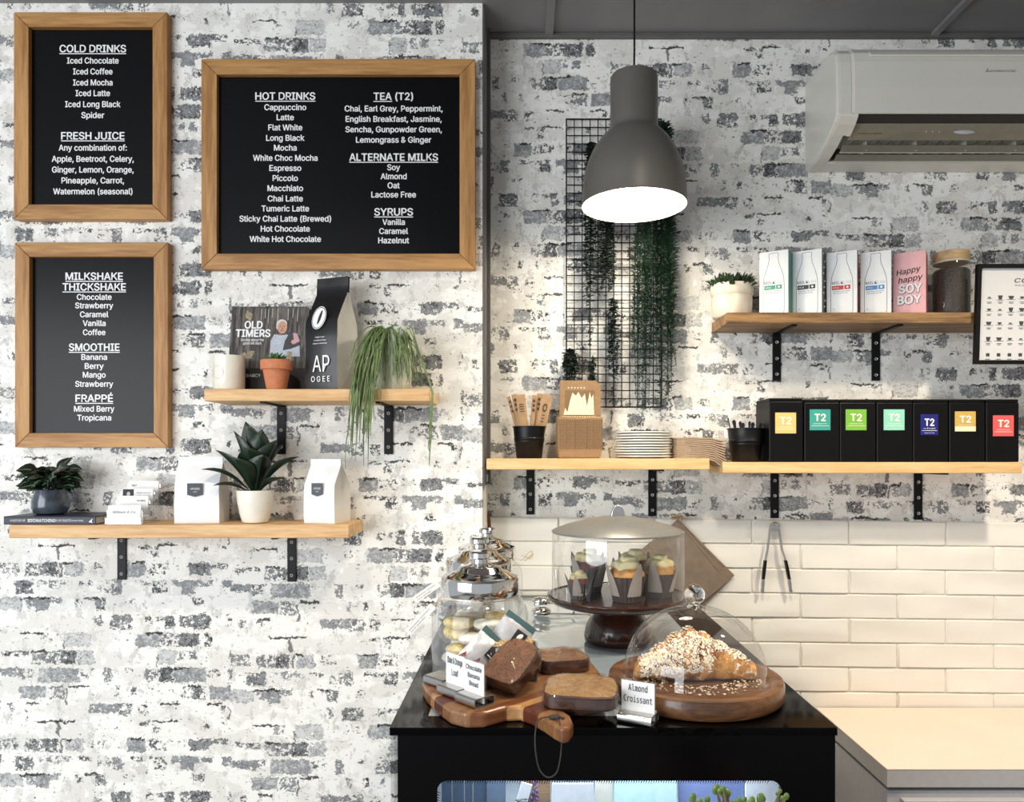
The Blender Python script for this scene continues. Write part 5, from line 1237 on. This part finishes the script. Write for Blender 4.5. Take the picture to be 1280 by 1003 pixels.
out = [top(*q) for q in ((529, 846), (528, 853), (533, 862), (547, 876), (563, 887), (582, 891.5), (606, 891), (632, 884), (650, 883), (664, 888), (680, 897), (692, 905), (703, 910.5), (712, 909), (716.5, 902), (713, 894), (703, 887), (694, 881), (691, 876), (700, 875.5), (725, 878), (745, 875), (755, 867), (757, 857), (750, 840), (737, 824), (712, 814), (680, 818), (664, 835), (652, 843), (600, 844), (545, 843))]
ctr = (.02, 1.02)
q = thing('chopping_board', 'striped wooden paddle chopping board with slices and a looped string, on the display case', 'chopping board', (ctr[0], ctr[1], ZT+.0003))
b = B(); b.prism([(x-ctr[0], y-ctr[1]) for x, y in out], 'z', 0, .020); b.done('board', m, q, bevel=.004)
hp = top(693, 899)
b = B(); hx, hy = hp[0]-ctr[0], hp[1]-ctr[1]; b.sphere((hx, hy, .0225), .0075, .005, .003, 12, 8); b.tube([(hx-.006, hy, .022), (hx+.004, hy+.003, .0245), (hx+.008, hy, .022), (hx+.012, hy-.002, .0215)], .0013, 6)
b.cord([(hx-.004, hy-.002, .0235), (hx-.016, hy-.004, .0225), (hx-.0225, hy-.013, .018), (hx-.0245, hy-.026, -.002), (hx-.020, hy-.030, -.028), (hx-.010, hy-.032, -.0385), (hx+.001, hy-.031, -.034), (hx+.006, hy-.029, -.016), (hx+.008, hy-.022, .006), (hx+.006, hy-.020, .0215), (hx+.002, hy-.006, .0235)], .0009, 6)
b.done('string_loop', pm('dark_cord', col(52, 46, 42), .8), q, smooth=True)

CRUST = pm('dark_loaf_crust', col(62, 30, 18), .45, var=.3, scale=70, bump=.4, coat=.35)
def crumbmat(n, c):
    m, g, p = newmat(n); tc = g.n.new('ShaderNodeTexCoord').outputs['Object']
    n1 = g.noise(tc, 420, 5, .7); n2 = g.noise(tc, 60, 3, .6)
    c2 = tuple(v*.24 for v in c[:3])+(1,); c3 = tuple(min(1, v*1.35) for v in c[:3])+(1,)
    base = g.mix(g.smooth(n2, .35, .65), c, c3); base = g.mix(g.smooth(n1, .48, .38), base, c2)
    g.put(p.inputs['Base Color'], base); p.inputs['Roughness'].default_value = .55; p.inputs['Coat Weight'].default_value = .3; p.inputs['Coat Roughness'].default_value = .15
    bu = g.n.new('ShaderNodeBump'); bu.inputs['Strength'].default_value = .9; bu.inputs['Distance'].default_value = .002; g.put(bu.inputs['Height'], n1); g.put(p.inputs['Normal'], bu.outputs[0])
    return m
CRUMB1 = crumbmat('chocolate_banana_crumb', col(122, 82, 56)); CRUMB2 = crumbmat('tan_crumb', col(128, 90, 58)); CRUMB3 = crumbmat('golden_crumb', col(160, 122, 78))
FILM = clear('cling_film', base=.07, edge=.5, rough=.06)
def slice_(label, c, w, dp, h, rot, crumb, seed, film=True):
    r = thing('cake_slice', label, 'cake slice', (0, 0, 0), group='cake slices on the chopping board'); r.location = c; r.rotation_euler = rot
    b = B(); n = 26; ol = []
    for i in range(n):
        a = 2*PI*i/n; ca, sa = math.cos(a), math.sin(a); e = .42
        x = w/2*math.copysign(abs(ca)**e, ca); y = dp/2*math.copysign(abs(sa)**e, sa)
        if y > 0: x *= 1.0-.10*(y/(dp/2)); y *= 1+.08*(1-(x/(w/2))**2)
        j = 1+.03*noise.noise(Vector((ca*3, sa*3, seed))); ol.append((x*j, y*j))
    b.rings([[(x*.94, y*.94, 0) for x, y in ol], [(x, y, h*.12) for x, y in ol], [(x, y, h*.9) for x, y in ol], [(x*.97, y*.97, h*.985) for x, y in ol]]); cr = b.done('crust', CRUST, r, smooth=True)
    b = B(); R = []
    for f, dz in ((.975, .0), (.93, .0006), (.6, .0012), (.3, .0014)):
        R.append([(x*f, y*f, h*.986+dz+.0012*noise.noise(Vector((x*f*160, y*f*160, seed)))) for x, y in ol])
    b.rings(R, cap0=False); b.done('crumb', crumb, r, smooth=True)
    if film:
        b = B(); R = []
        for f, z in ((1.01, -.0002), (1.05, h*.3), (1.045, h*.8), (1.0, h*1.07), (.6, h*1.12), (.15, h*1.1)):
            R.append([(x*f*(1+.03*noise.noise(Vector((x*90, y*90, z*200+seed)))), y*f, max(0, z+.002*noise.noise(Vector((x*70+3, y*70, seed+z*90))) if z > 0 else 0)) for x, y in ol])
        b.rings(R); b.done('cling_film', FILM, r, smooth=False)
    return r
zbt = zb+.0003
slice_('flat tan cake slice in cling film, front right of the board beside the croissant stand', (.077, .989, zbt), .098, .098, .019, (0, 0, -.12), CRUMB3, 1)
slice_('flat brown cake slice in cling film, back right of the board', (.0565, 1.140, zbt), .078, .076, .020, (0, 0, .25), CRUMB2, 2)
slice_('brown cake slice propped up with its cut face showing, middle of the board', (-.0125, 1.030, zbt+.026), .062, .072, .022, (.62, .12, .78-1.45), CRUMB1, 3, True)
OAT = pm('oat_topping', col(206, 178, 128), .7, var=.35, scale=220, bump=.9); DARKC = pm('dark_chocolate_bar', col(40, 26, 22), .4, var=.4, scale=120, bump=.6, coat=.3)
def bar(label, c, w, dp, h, rz, top_):
    r = thing('cake_bar', label, 'cake bar', c, rz, 'wrapped bars on the chopping board')
    b = B(); b.roundbox(w, dp, h, (0, 0, h/2), .14, 7, .002, 60, int(c[0]*999)); b.done('bar', DARKC, r, smooth=True)
    if top_:
        b = B(); rn = random.Random(8)
        b.roundbox(w*.9, dp*.9, .004, (0, 0, h), .1, 6, .001, 200)
        for i in range(90): b.roundbox(rn.uniform(.004, .007), rn.uniform(.003, .005), .0018, (rn.uniform(-w*.42, w*.42), rn.uniform(-dp*.42, dp*.42), h+.0025+rn.uniform(0, .0015)), .5, 1)
        b.done('oat_topping', OAT, r)
    b = B(); b.roundbox(w*1.1, dp*1.1, h*1.16, (0, 0, h*.58), .2, 7, .005, 70, 5); b.done('cling_film', FILM, r)
bar('dark chocolate bar lying flat behind the propped slice, under the oat bar', (-.0145, 1.085, zbt), .066, .046, .024, .1, False)
bar('oat-topped dark bar in cling film, stacked highest behind the propped slice', (-.0150, 1.085, zbt+.0285), .062, .050, .022, -.15, True)
bar('small dark chocolate bar behind the card holders on the board', (-.060, 1.045, zbt), .046, .036, .026, .5, False)
# biscuit packets leaning on the jar
PKT = pm('silver_grey_wrapper', col(198, 198, 202), .28, var=.12, scale=60, metal=.25, bump=.3)
def packet(label, c, rot, teal):
    r = thing('biscuit_packet', label, 'biscuit packet', c, group='foil biscuit packets'); r.rotation_euler = rot
    w, h = .026, .0345; b = B(); nx, nz = 8, 12
    for sg in (-1, 1):
        rows = []
        for j in range(nz+1):
            v = j/nz; row = []
            for i in range(nx+1):
                u = i/nx*2-1; th_ = .009*(1-u*u)**.7*math.sin(PI*v)**.6
                row.append(b.v((u*w, sg*(th_+.0004)+.0014*noise.noise(Vector((u*4, v*7, sg+c[0]*50))), v*h*2)))
            rows.append(row)
        for a_, c_ in zip(rows, rows[1:]):
            for i in range(nx): b.face([a_[i], a_[i+1], c_[i+1], c_[i]])
    f_ = b.done('wrapper', PKT, r, smooth=True)
    b = B(); b.box(.002, .020, -.0112, -.0098, .040, .060); lb = b.done('label', INK, f_)
    b = B(); b.disc(.011, .052, .0032, .0055, -.0117, 16, rot=-.5); b.rect(.005, .017, .043, .0445, -.0117); b.done('bean_mark', WHITEINK, lb)
    b = B(); b.poly([(-.026, -.0075, .012), (-.014, -.0095, .012), (-.020, -.009, .028)]); b.poly([(-.008, -.0105, .012), (.010, -.0105, .012), (.001, -.0108, .034)]); b.done('maroon_print', pm('maroon_print', col(128, 62, 66), .5), f_)
    b = B(); b.box(-w*.98, w*.98, -.0022, .0022, h*2-.003, h*2+.006); b.done('seal', pm('teal_seal', col(70, 96, 96), .4), f_)
packet('grey foil biscuit packet with a bean label leaning on the nearest jar, lower left one', (-.088, 1.062, zbt+.010), (-.50, .75, -.15), 0)
packet('grey foil biscuit packet with a bean label leaning on the nearest jar, upper right one', (-.046, 1.092, zbt+.022), (-.25, .62, -.1), 1)

# little card holders
def sign(label, loc, rz, lines, card=True, w=.043, ch=.040, cw=None, group='steel card holders'):
    r = thing('sign_holder', label, 'sign holder', loc, rz, group); cw = cw or w*.98
    hd, h, t = .0175, .0125, .0012; po, pi_ = [], []
    for (cxx, czz, a0) in ((hd-.004, .004, -PI/2), (hd-.004, h-.004, 0), (-hd+.004, h-.004, PI/2), (-hd+.004, .004, PI)):
        for i in range(5):
            a = a0+PI/2*i/4; po.append((cxx+.004*math.cos(a), czz+.004*math.sin(a))); pi_.append((cxx+(.004-t)*math.cos(a), czz+(.004-t)*math.sin(a)))
    b = B(); n = len(po)
    O0 = [b.v((-w/2, y, z)) for y, z in po]; O1 = [b.v((w/2, y, z)) for y, z in po]; I0 = [b.v((-w/2, y, z)) for y, z in pi_]; I1 = [b.v((w/2, y, z)) for y, z in pi_]
    for i in range(n):
        j = (i+1) % n; b.face([O0[i], O0[j], O1[j], O1[i]]); b.face([I0[i], I1[i], I1[j], I0[j]]); b.face([O0[i], I0[i], I0[j], O0[j]]); b.face([O1[i], O1[j], I1[j], I1[i]])
    b.done('base', STEEL, r, smooth=True)
    b = B(); b.box(-w*.53, w*.53, .0005, .0018, .002, h+ch); b.done('acrylic_plate', ACRYL, r)
    if card:
        b = B(); b.box(-cw/2, cw/2, -.0012, -.0002, .003, h+ch*.95); cd = b.done('card', PAPERW, r)
        b = B(); n_ = len(lines)
        for i, (t_, ww) in enumerate(lines): b.text(t_, 0, h+ch*(.80-.72*(i+.15)/max(1, n_)), cw*ww, ch*.52/max(2, n_+.6), -.0017, bold=.006)
        b.done('lettering', INK, cd)
    return r
FACE = 'mono'; xx = top(798, 906, ZT); sign('steel sign holder with an almond croissant card, in front of the croissant stand', (xx[0]+.0015, xx[1]+.012, ZT+.0004), -.48, [('Almond', .58), ('Croissant', .86)], w=.046, ch=.041)
FACE = 'sans'
sign('steel sign holder with a white card, frontmost of those on the chopping board', (-.0655, .975, zbt), -.80, [('Chocolate', .8), ('Banana', .6), ('Bread', .45)], w=.041, ch=.044, cw=.040)
sign('steel sign holder with a white card, middle one of those on the chopping board', (-.0935, 1.010, zbt), -.80, [('Date & Orange', .8), ('Loaf', .35)], w=.041, ch=.044, cw=.040)
sign('steel sign holder with only clear acrylic, rearmost on the chopping board', (-.118, 1.055, zbt), -.75, [], card=False, w=.041, ch=.060)

# ------------------------------------------------------------------ croissant under a glass dome
dC = 1.078; xC = (868-CX)*dC/F
WALN = wood('walnut_board', col(62, 38, 24), col(124, 84, 52), 'X', rough=.35, scale=7, coat=.25)
r = thing('serving_board', 'round walnut serving board under the glass dome, right front of the display case', 'serving board', (xC, dC, ZT+.0003))
b = B(); b.lathe([(.119, 0), (.1235, .002), (.1255, .006), (.1255, .023), (.1235, .027), (.118, .0278), (.112, .0278), (.110, .0262), (.0001, .0262)], 72, cap0=True); b.done('board', WALN, r, smooth=True)
zd = ZT+.0003+.0265
r = thing('glass_dome', 'clear glass dome with ball knob over the almond croissant', 'glass dome', (xC, dC, zd+.0003))
R = .1025; H = .100
pf = [(R+.0022, 0), (R, .003)]+[(R*math.cos(a)**.85, .004+(H-.004)*math.sin(a)**1.05) for a in [PI/2*i/18 for i in range(1, 18)]]+[(.006, H)]
b = B(); b.lathe(pf, 72); dome = b.done('dome', clear('dome_glass', base=.07, edge=1.0, rough=.01), r, smooth=True)
b = B(); b.lathe([(.0115, H-.001), (.0085, H+.004), (.0085, H+.006)], 32); b.sphere((0, 0, H+.0175), .0155, None, None, 28, 18)
kg, gg, pp_ = newmat('solid_glass'); pp_.inputs['Transmission Weight'].default_value = 1.0; pp_.inputs['Roughness'].default_value = 0.0; pp_.inputs['IOR'].default_value = 1.48
b.done('knob', kg, r, smooth=True)
r = thing('croissant', 'golden almond croissant with flaked almonds and icing sugar under the glass dome', 'croissant', (xC-.003, dC-.008, zd+.0004))
m, g, p = newmat('baked_croissant'); tc = g.n.new('ShaderNodeTexCoord').outputs['Object']
n1 = g.noise(tc, 38, 5, .65); n2 = g.noise(tc, 130, 4, .7)
base = g.mix(g.smooth(n1, .36, .62), col(138, 82, 36), col(212, 156, 84)); base = g.mix(g.smooth(n2, .55, .64), base, col(240, 228, 204))
g.put(p.inputs['Base Color'], base); p.inputs['Roughness'].default_value = .5
b = B(); ringsC = []; NR = 90; SG = 32
def cro(t):
    x = -.090+.177*t; e = math.sin(PI*min(1, max(0, t)))
    rad = .0105+.0185*e**.8+.0045*math.exp(-((t-.45)/.17)**2)
    rad *= 1+.13*abs(math.sin(t*PI*7.5))**.7-.06
    y = -.018*abs(2*t-1)**1.6+.004
    hgt = (.92+.22*math.exp(-((t-.45)/.22)**2))
    return x, y, rad, hgt
for i in range(NR+1):
    t = i/NR; x, y, rad, hg = cro(t)
    if i in (0, NR): rad *= .25
    elif i in (1, NR-1): rad *= .75
    ring = []
    for k in range(SG):
        a = 2*PI*k/SG; nz_ = 1+.10*noise.noise(Vector((x*55, math.cos(a)*1.6, math.sin(a)*1.6)))
        yy = math.cos(a)*rad*1.05*nz_; zz = math.sin(a)*rad*hg*nz_
        ring.append((x+zz*.06, y+yy, max(.0, zz+rad*.82)))
    ringsC.append(ring)
b.rings(ringsC); b.done('pastry', m, r, smooth=True)
def flakes(n, seed, sz, tlim, side):
    b = B(); rn = random.Random(seed)
    for i in range(n):
        t = rn.uniform(.05, .95)
        if rn.random() > 1.15-1.1*max(0, t-.45)/.5: continue
        x, y, rad, hg = cro(t); a = rn.uniform(.35, 2.9) if rn.random() < .3 else rn.uniform(2.0, 3.5)
        if t > .62: a = rn.uniform(.9, 2.4)
        nrm = Vector((rn.uniform(-.5, .5), math.cos(a), math.sin(a)+.2)).normalized()
        P = Vector((x+math.sin(a)*rad*hg*.06, y+math.cos(a)*rad*1.05, max(.004, math.sin(a)*rad*hg+rad*.82)))+nrm*.0012
        u = nrm.orthogonal().normalized(); u = Matrix.Rotation(rn.uniform(0, 6), 3, nrm) @ u; w = nrm.cross(u); s1 = rn.uniform(.5, 1.1)*sz; s2 = s1*rn.uniform(.45, .75)
        tl = nrm*rn.uniform(.0, .0009)
        lo = [P+u*s1*math.cos(q*PI/3)+w*s2*math.sin(q*PI/3)+tl*math.cos(q*PI/3) for q in range(6)]; b.rings([lo, [v+nrm*.0008 for v in lo]])
    return b
tag(flakes(420, 3, .0037, 1, 1).done('almond_flakes', pm('flaked_almond', col(238, 222, 186), .6, var=.12, scale=120), r), kind='stuff')
tag(flakes(2200, 6, .0014, 1, 1).done('icing_sugar', pm('icing_sugar', col(248, 244, 240), .8, var=.02), r), kind='stuff')
b = B(); rn = random.Random(31)
for i in range(260):
    a = rn.uniform(-PI, .15) if rn.random() < .8 else rn.uniform(-PI, PI); q = rn.uniform(.055, .096); X = q*math.cos(a); Y = q*math.sin(a)
    if math.hypot(X+.003, Y+.008) > .094: continue
    z0 = .0004; s_ = rn.uniform(.0006, .0019); b.roundbox(s_*2, s_*1.5, s_, (X+.003, Y+.008, z0+s_*.5), .4, 1)
tag(b.done('crumbs', pm('sugar_crumbs', col(226, 206, 176), .8, var=.2), r), kind='stuff')

# ------------------------------------------------------------------ cupcakes on the pedestal stand
dS = 1.38; xS = (772-CX)*dS/F; zp = EYE-(743-CY)*dS/F
DKW = wood('dark_mahogany', col(38, 18, 14), col(70, 34, 24), 'X', rough=.22, scale=6, coat=.5)
r = thing('cake_stand', 'dark wooden pedestal cake stand holding the cupcakes', 'cake stand', (xS, dS, ZT+.0003)); hp_ = zp-ZT-.0003
b = B(); b.lathe([(.121, hp_-.014), (.129, hp_-.009), (.1325, hp_-.003), (.132, hp_), (.127, hp_+.0012), (.125, hp_-.001), (.0001, hp_-.001)], 72, cap0=True); b.done('plate', DKW, r, smooth=True)
b = B(); b.lathe([(.058, 0), (.062, .004), (.063, .012), (.060, .028), (.052, .045), (.040, .060), (.032, hp_-.0142)], 56, cap0=True, cap1=True); b.done('pedestal_foot', DKW, r, smooth=True)
r = thing('cake_dome', 'clear straight-sided cover with a grey metal lid over the cupcakes', 'cake dome', (xS, dS, zp-.0006)); R0 = .1285*.96; R1 = .1215
b = B(); b.lathe([(R0+.0015, 0), (R0, .002), (R1+.001, .112), (R1-.001, .117)], 72); b.done('acrylic_wall', ACRYL, r, smooth=True)
LIDM = pm('satin_grey_lid', col(132, 131, 128), .34, metal=.35, var=.04)
b = B(); b.lathe([(R1+.0015, .1165), (R1+.0018, .1195), (R1*.97, .1225), (R1*.8, .1305), (R1*.5, .1405), (R1*.2, .1465), (.0001, .148)], 72, cap0=False); b.done('lid', LIDM, r, smooth=True)
b = B(); pr_ = [(-.013, .0)]+[(-.013*math.cos(a), .002+.0215*math.sin(a)) for a in [PI*i/14 for i in range(15)]]+[(.013, 0)]; b.prism([(x, z+.1445) for x, z in pr_], 'y', -.006, .006); b.done('lid_handle', STEEL, r, smooth=True, bevel=.0015)
WRAP = pm('brown_tulip_paper', col(84, 72, 66), .7, var=.15, scale=60); WRAPT = pm('pale_tulip_paper', col(184, 174, 164), .7, var=.05); MUFF = pm('golden_muffin', col(206, 152, 88), .7, var=.22, scale=120, bump=.5); MUFR = pm('red_velvet_muffin', col(120, 52, 44), .7, var=.25, scale=120, bump=.5); ICE = pm('cream_cheese_icing', col(246, 232, 176), .5, var=.06, scale=80)
clb = ['dark cupcake with yellow icing, back left under the cupcake cover', 'golden cupcake with cream icing and pointed paper, front centre under the cover', 'cupcake with tall pale paper point, front right under the cover', 'cupcake hidden behind the golden one, rear of the stand', 'cupcake at the far left of the stand under the cover']
for i, (x, y, rz, mu, sc_) in enumerate(((-.052, .035, .4, MUFR, 1.0), (.008, -.062, .1, MUFF, 1.0), (.074, -.018, .75, MUFF, .96), (.040, .062, .3, MUFR, .95), (-.075, -.040, .9, MUFR, .62))):
    r = thing('cupcake', clb[i], 'cupcake', (xS+x, dS+y, zp-.0003), rz, 'cupcakes on the pedestal stand')
    h = .046*sc_; ra = .024*sc_; rb_ = .0335*sc_; N_ = 48
    b = B(); rr_ = []
    for z, q in ((0, 0), (.004, .05), (h*.5, .5), (h, 1)):
        rr_.append([((ra+(rb_-ra)*q)*(1+.035*math.cos(k*PI))*math.cos(2*PI*k/N_), (ra+(rb_-ra)*q)*(1+.035*math.cos(k*PI))*math.sin(2*PI*k/N_), z) for k in range(N_)])
    b.rings(rr_, cap1=False); wr = b.done('paper_cup', WRAP, r)
    b = B()
    for q in range(4):
        a0 = q*PI/2+.35; rows = []
        for j in range(6):
            v = j/5; z = h*.25+v*(h*.75+.026*sc_); ww = (.52*(1-v)**.8)+.02; rad = (ra+(rb_-ra)*min(1, z/h))*1.05+(max(0, z-h))*.35
            rows.append([b.v((rad*math.cos(a0+ww*u), rad*math.sin(a0+ww*u), z)) for u in (-1, -.5, 0, .5, 1)])
        for a_, c_ in zip(rows, rows[1:]):
            for k in range(4): b.face([a_[k], a_[k+1], c_[k+1], c_[k]])
    b.done('paper_points', WRAPT, r, smooth=True)
    b = B(); b.lathe([(rb_*.9, h*.75), (rb_*.97, h*1.0), (rb_*.93, h*1.15), (rb_*.75, h*1.3), (.0001, h*1.36)], 28); b.done('sponge', mu, r, smooth=True)
    b = B(); b.roundbox(rb_*1.55, rb_*1.5, .022*sc_, (0, 0, h*1.36), .8, 8, .005, 70, i); b.roundbox(rb_*.8, rb_*.8, .014*sc_, (.003, 0, h*1.36+.011*sc_), .8, 6, .004, 80, i+4); b.done('icing', ICE, r, smooth=True)

# ------------------------------------------------------------------ tongs, paper bags, pipe
yt_ = 1.606; st = yt_/F
r = thing('tongs', 'steel serving tongs with scalloped ends lying on the glass top of the case', 'tongs', ((668-CX)*st, yt_, ZT+.0003), math.radians(-4))
b = B()
for sg, z0 in ((-1, .004), (1, .016)):
    L = 72*st; rows = []
    for i in range(15):
        t = i/14; x = t*L; w = (.015 if t < .28 else .009)*(1+.18*math.cos(t*70) if t < .28 else 1); dz = z0*1.5*(.45+.55*(1-t)**.6)+(.004*math.sin(t*PI*1.6) if sg > 0 else 0); yy = sg*.009*(1-t)
        rows.append([(x, yy-w, dz-.002*(t < .28)), (x, yy-w*.5, dz+.002), (x, yy+w*.5, dz+.002), (x, yy+w, dz-.002*(t < .28)), (x, yy+w*.5, dz+.0006), (x, yy-w*.5, dz+.0006)])
    b.rings(rows)
for v in b.bm.verts: v.co.z = max(v.co.z, 0.0)
for (x_, y_, z_) in ((.016, -.010, .012), (.014, .010, .030)): b.sphere((x_, y_, z_), .021, .016, .0085, 20, 12)
b.done('arms', CHROME, r, smooth=True)
b = B(); b.tube([(48*st, -.003, .006), (49*st, -.003, .013)], .003, 10); b.done('rivet', STEEL, r)
yh = 1.828; sh_ = yh/F
r = thing('hanging_tongs', 'steel tongs with black grips hanging open on the tiles', 'tongs', ((968-CX)*sh_, yh, EYE+(CY-662)*sh_))
b = B(); bg = B()
for sg in (-1, 1):
    P = [(sg*2.5*sh_, 0, 5*sh_), (sg*5.5*sh_, 0, 2*sh_), (sg*6.5*sh_, -.001, -5*sh_), (sg*9*sh_, -.001, -25*sh_), (sg*(12 if sg < 0 else 14)*sh_, -.002, -40*sh_), (sg*(14.5 if sg < 0 else 18)*sh_, -.002, -62*sh_), (sg*(15.5 if sg < 0 else 20)*sh_, -.001, -80*sh_)]
    P = [Vector(q) for q in P]; w = [2.2, 2.2, 2.0, 1.9, 1.9, 2.0, 1.6]
    b.rings([[(p.x-a*sh_*.5, p.y-.0035, p.z), (p.x+a*sh_*.5, p.y-.0035, p.z), (p.x+a*sh_*.5, p.y+.0035, p.z), (p.x-a*sh_*.5, p.y+.0035, p.z)] for p, a in zip(P, w)])
    Q = [P[4]*.9+P[3]*.1, P[4]*.5+P[5]*.5, P[5]]
    bg.rings([[(p.x-a*sh_*.5, p.y-.0045, p.z), (p.x+a*sh_*.5, p.y-.0045, p.z), (p.x+a*sh_*.5, p.y+.0045, p.z), (p.x-a*sh_*.5, p.y+.0045, p.z)] for p, a in zip(Q, (3.0, 3.4, 2.8))])
    b.rings([[(p.x-a*sh_*.5, p.y-.005, p.z), (p.x+a*sh_*.5, p.y-.005, p.z), (p.x+a*sh_*.5, p.y+.003, p.z), (p.x-a*sh_*.5, p.y+.003, p.z)] for p, a in ((P[5], 2.2), (P[5]*.7+P[6]*.3, 3.6), (P[5]*.4+P[6]*.6, 2.4), (P[6]+Vector((0, 0, 3*sh_)), 3.4), (P[6], 1.4))])
b.tube([(6*sh_*math.cos(a), -.003, 3*sh_+6*sh_*math.sin(a)) for a in [PI*i/10 for i in range(11)]], .0016, 6); b.tube([(0, .003, 2*sh_), (0, -.008, 2*sh_)], 4.2*sh_, 18)
b.done('arms', STEEL, r); bg.done('grip', BLACK, r)
o = B(); o.tube([(0, 0, 0), (0, -.012, 0), (0, -.014, .004)], .0016, 8); tag(o.done('wall_hook', STEEL, loc=((968-CX)*sh_, YR-.0085, EYE+(CY-654.5)*sh_)), 'tiny steel hook on the tiles carrying the black-gripped tongs', 'hook')
BAGP = pm('brown_bag_paper', col(134, 118, 102), .8, var=.08, scale=40)
yb_ = 1.826; sb = yb_/F
ang = math.atan2(-77, 63)
for i, (da, off, lb) in enumerate(((0.0, -.0, 'flat brown paper bag hung tilted on the tiles, front one behind the cupcake cover'), (.10, .005, 'flat brown paper bag hung behind the front paper bag on the tiles'))):
    r = thing('paper_bag', lb, 'paper bag', ((848-CX)*sb, yb_+off, EYE+(CY-649)*sb), group='paper bags hung on the tiles'); r.rotation_euler = (0, -(ang+da), 0)
    Lx, Lz = 100*sb, 83*sb
    b = B(); b.prism([(0, 0), (Lx, 0), (Lx, -Lz), (9*sb, -Lz), (2.5*sb, -Lz+2.5*sb), (0, -Lz+9*sb)], 'y', -.0015, .0015); bd = b.done('bag_sheet', BAGP, r, bevel=.0006)
    b = B(); b.box(Lx-17*sb, Lx-.001, -.0028, -.0016, -Lz+.001, -.001); b.box(.001, Lx-18*sb, -.0024, -.0016, -3*sb, -.0008); b.done('bag_fold', BAGP, bd, bevel=.0004)
r = thing('twine_knot', 'frayed twine knot holding the paper bags at their top corner', 'twine', ((848-CX)*sb, yb_-.008, EYE+(CY-648)*sb)); b = B(); rn = random.Random(17)
for i in range(16): 
    P0 = Vector((rn.uniform(-8, 4), 0, rn.uniform(-2, 2)))*sb; b.tube([P0, P0+Vector((rn.uniform(-6, 6)*sb, rn.uniform(-.004, .004), rn.uniform(-2, 5)*sb)), P0+Vector((rn.uniform(-9, 9)*sb, rn.uniform(-.003, .003), rn.uniform(-3, 5)*sb))], .0011, 5)
b.tube([(0, .004, 0), (0, .012, 2*sb), (0, .0195, 4*sb)], .0015, 6); b.done('twine', pm('twine_fibre', col(158, 130, 98), .9, var=.2, scale=200), r, smooth=True)
COP = pm('copper_pipe', col(120, 76, 50), .35, metal=.8, var=.15, scale=30)
yp = 1.806; sp_ = yp/F
r = thing('copper_pipe', 'thin copper pipe running down the corner behind the cookie jars', 'pipe', ((610-CX)*sp_, yp, ZT+.0003))
def pz(y): return EYE+(CY-y)*sp_-ZT-.0003
b = B(); b.tube([(-3.2*sp_, 0, pz(600)), (-3.2*sp_, 0, pz(632)), (-2.2*sp_, -.001, pz(640)), (1.0*sp_, -.002, pz(648)), (1.8*sp_, -.002, pz(656)), (1.8*sp_, -.002, pz(690)), (1.8*sp_, -.002, .0005)], .0042, 12); b.done('pipe', COP, r, smooth=True)
b = B(); b.lathe([(.0065, 0), (.0065, .018)], 20, cx=-3.2*sp_, cap0=True, cap1=True)
for v in b.bm.verts: v.co.z += pz(601)-.003
b.done('collar', STEEL, r, smooth=True)
b = B(); b.lathe([(.0055, 0), (.0055, .010)], 20, cx=-3.0*sp_, cap0=True, cap1=True)
for v in b.bm.verts: v.co.z += pz(634)
b.done('joint', pm('brass_joint', col(150, 116, 72), .35, metal=.8), r, smooth=True)
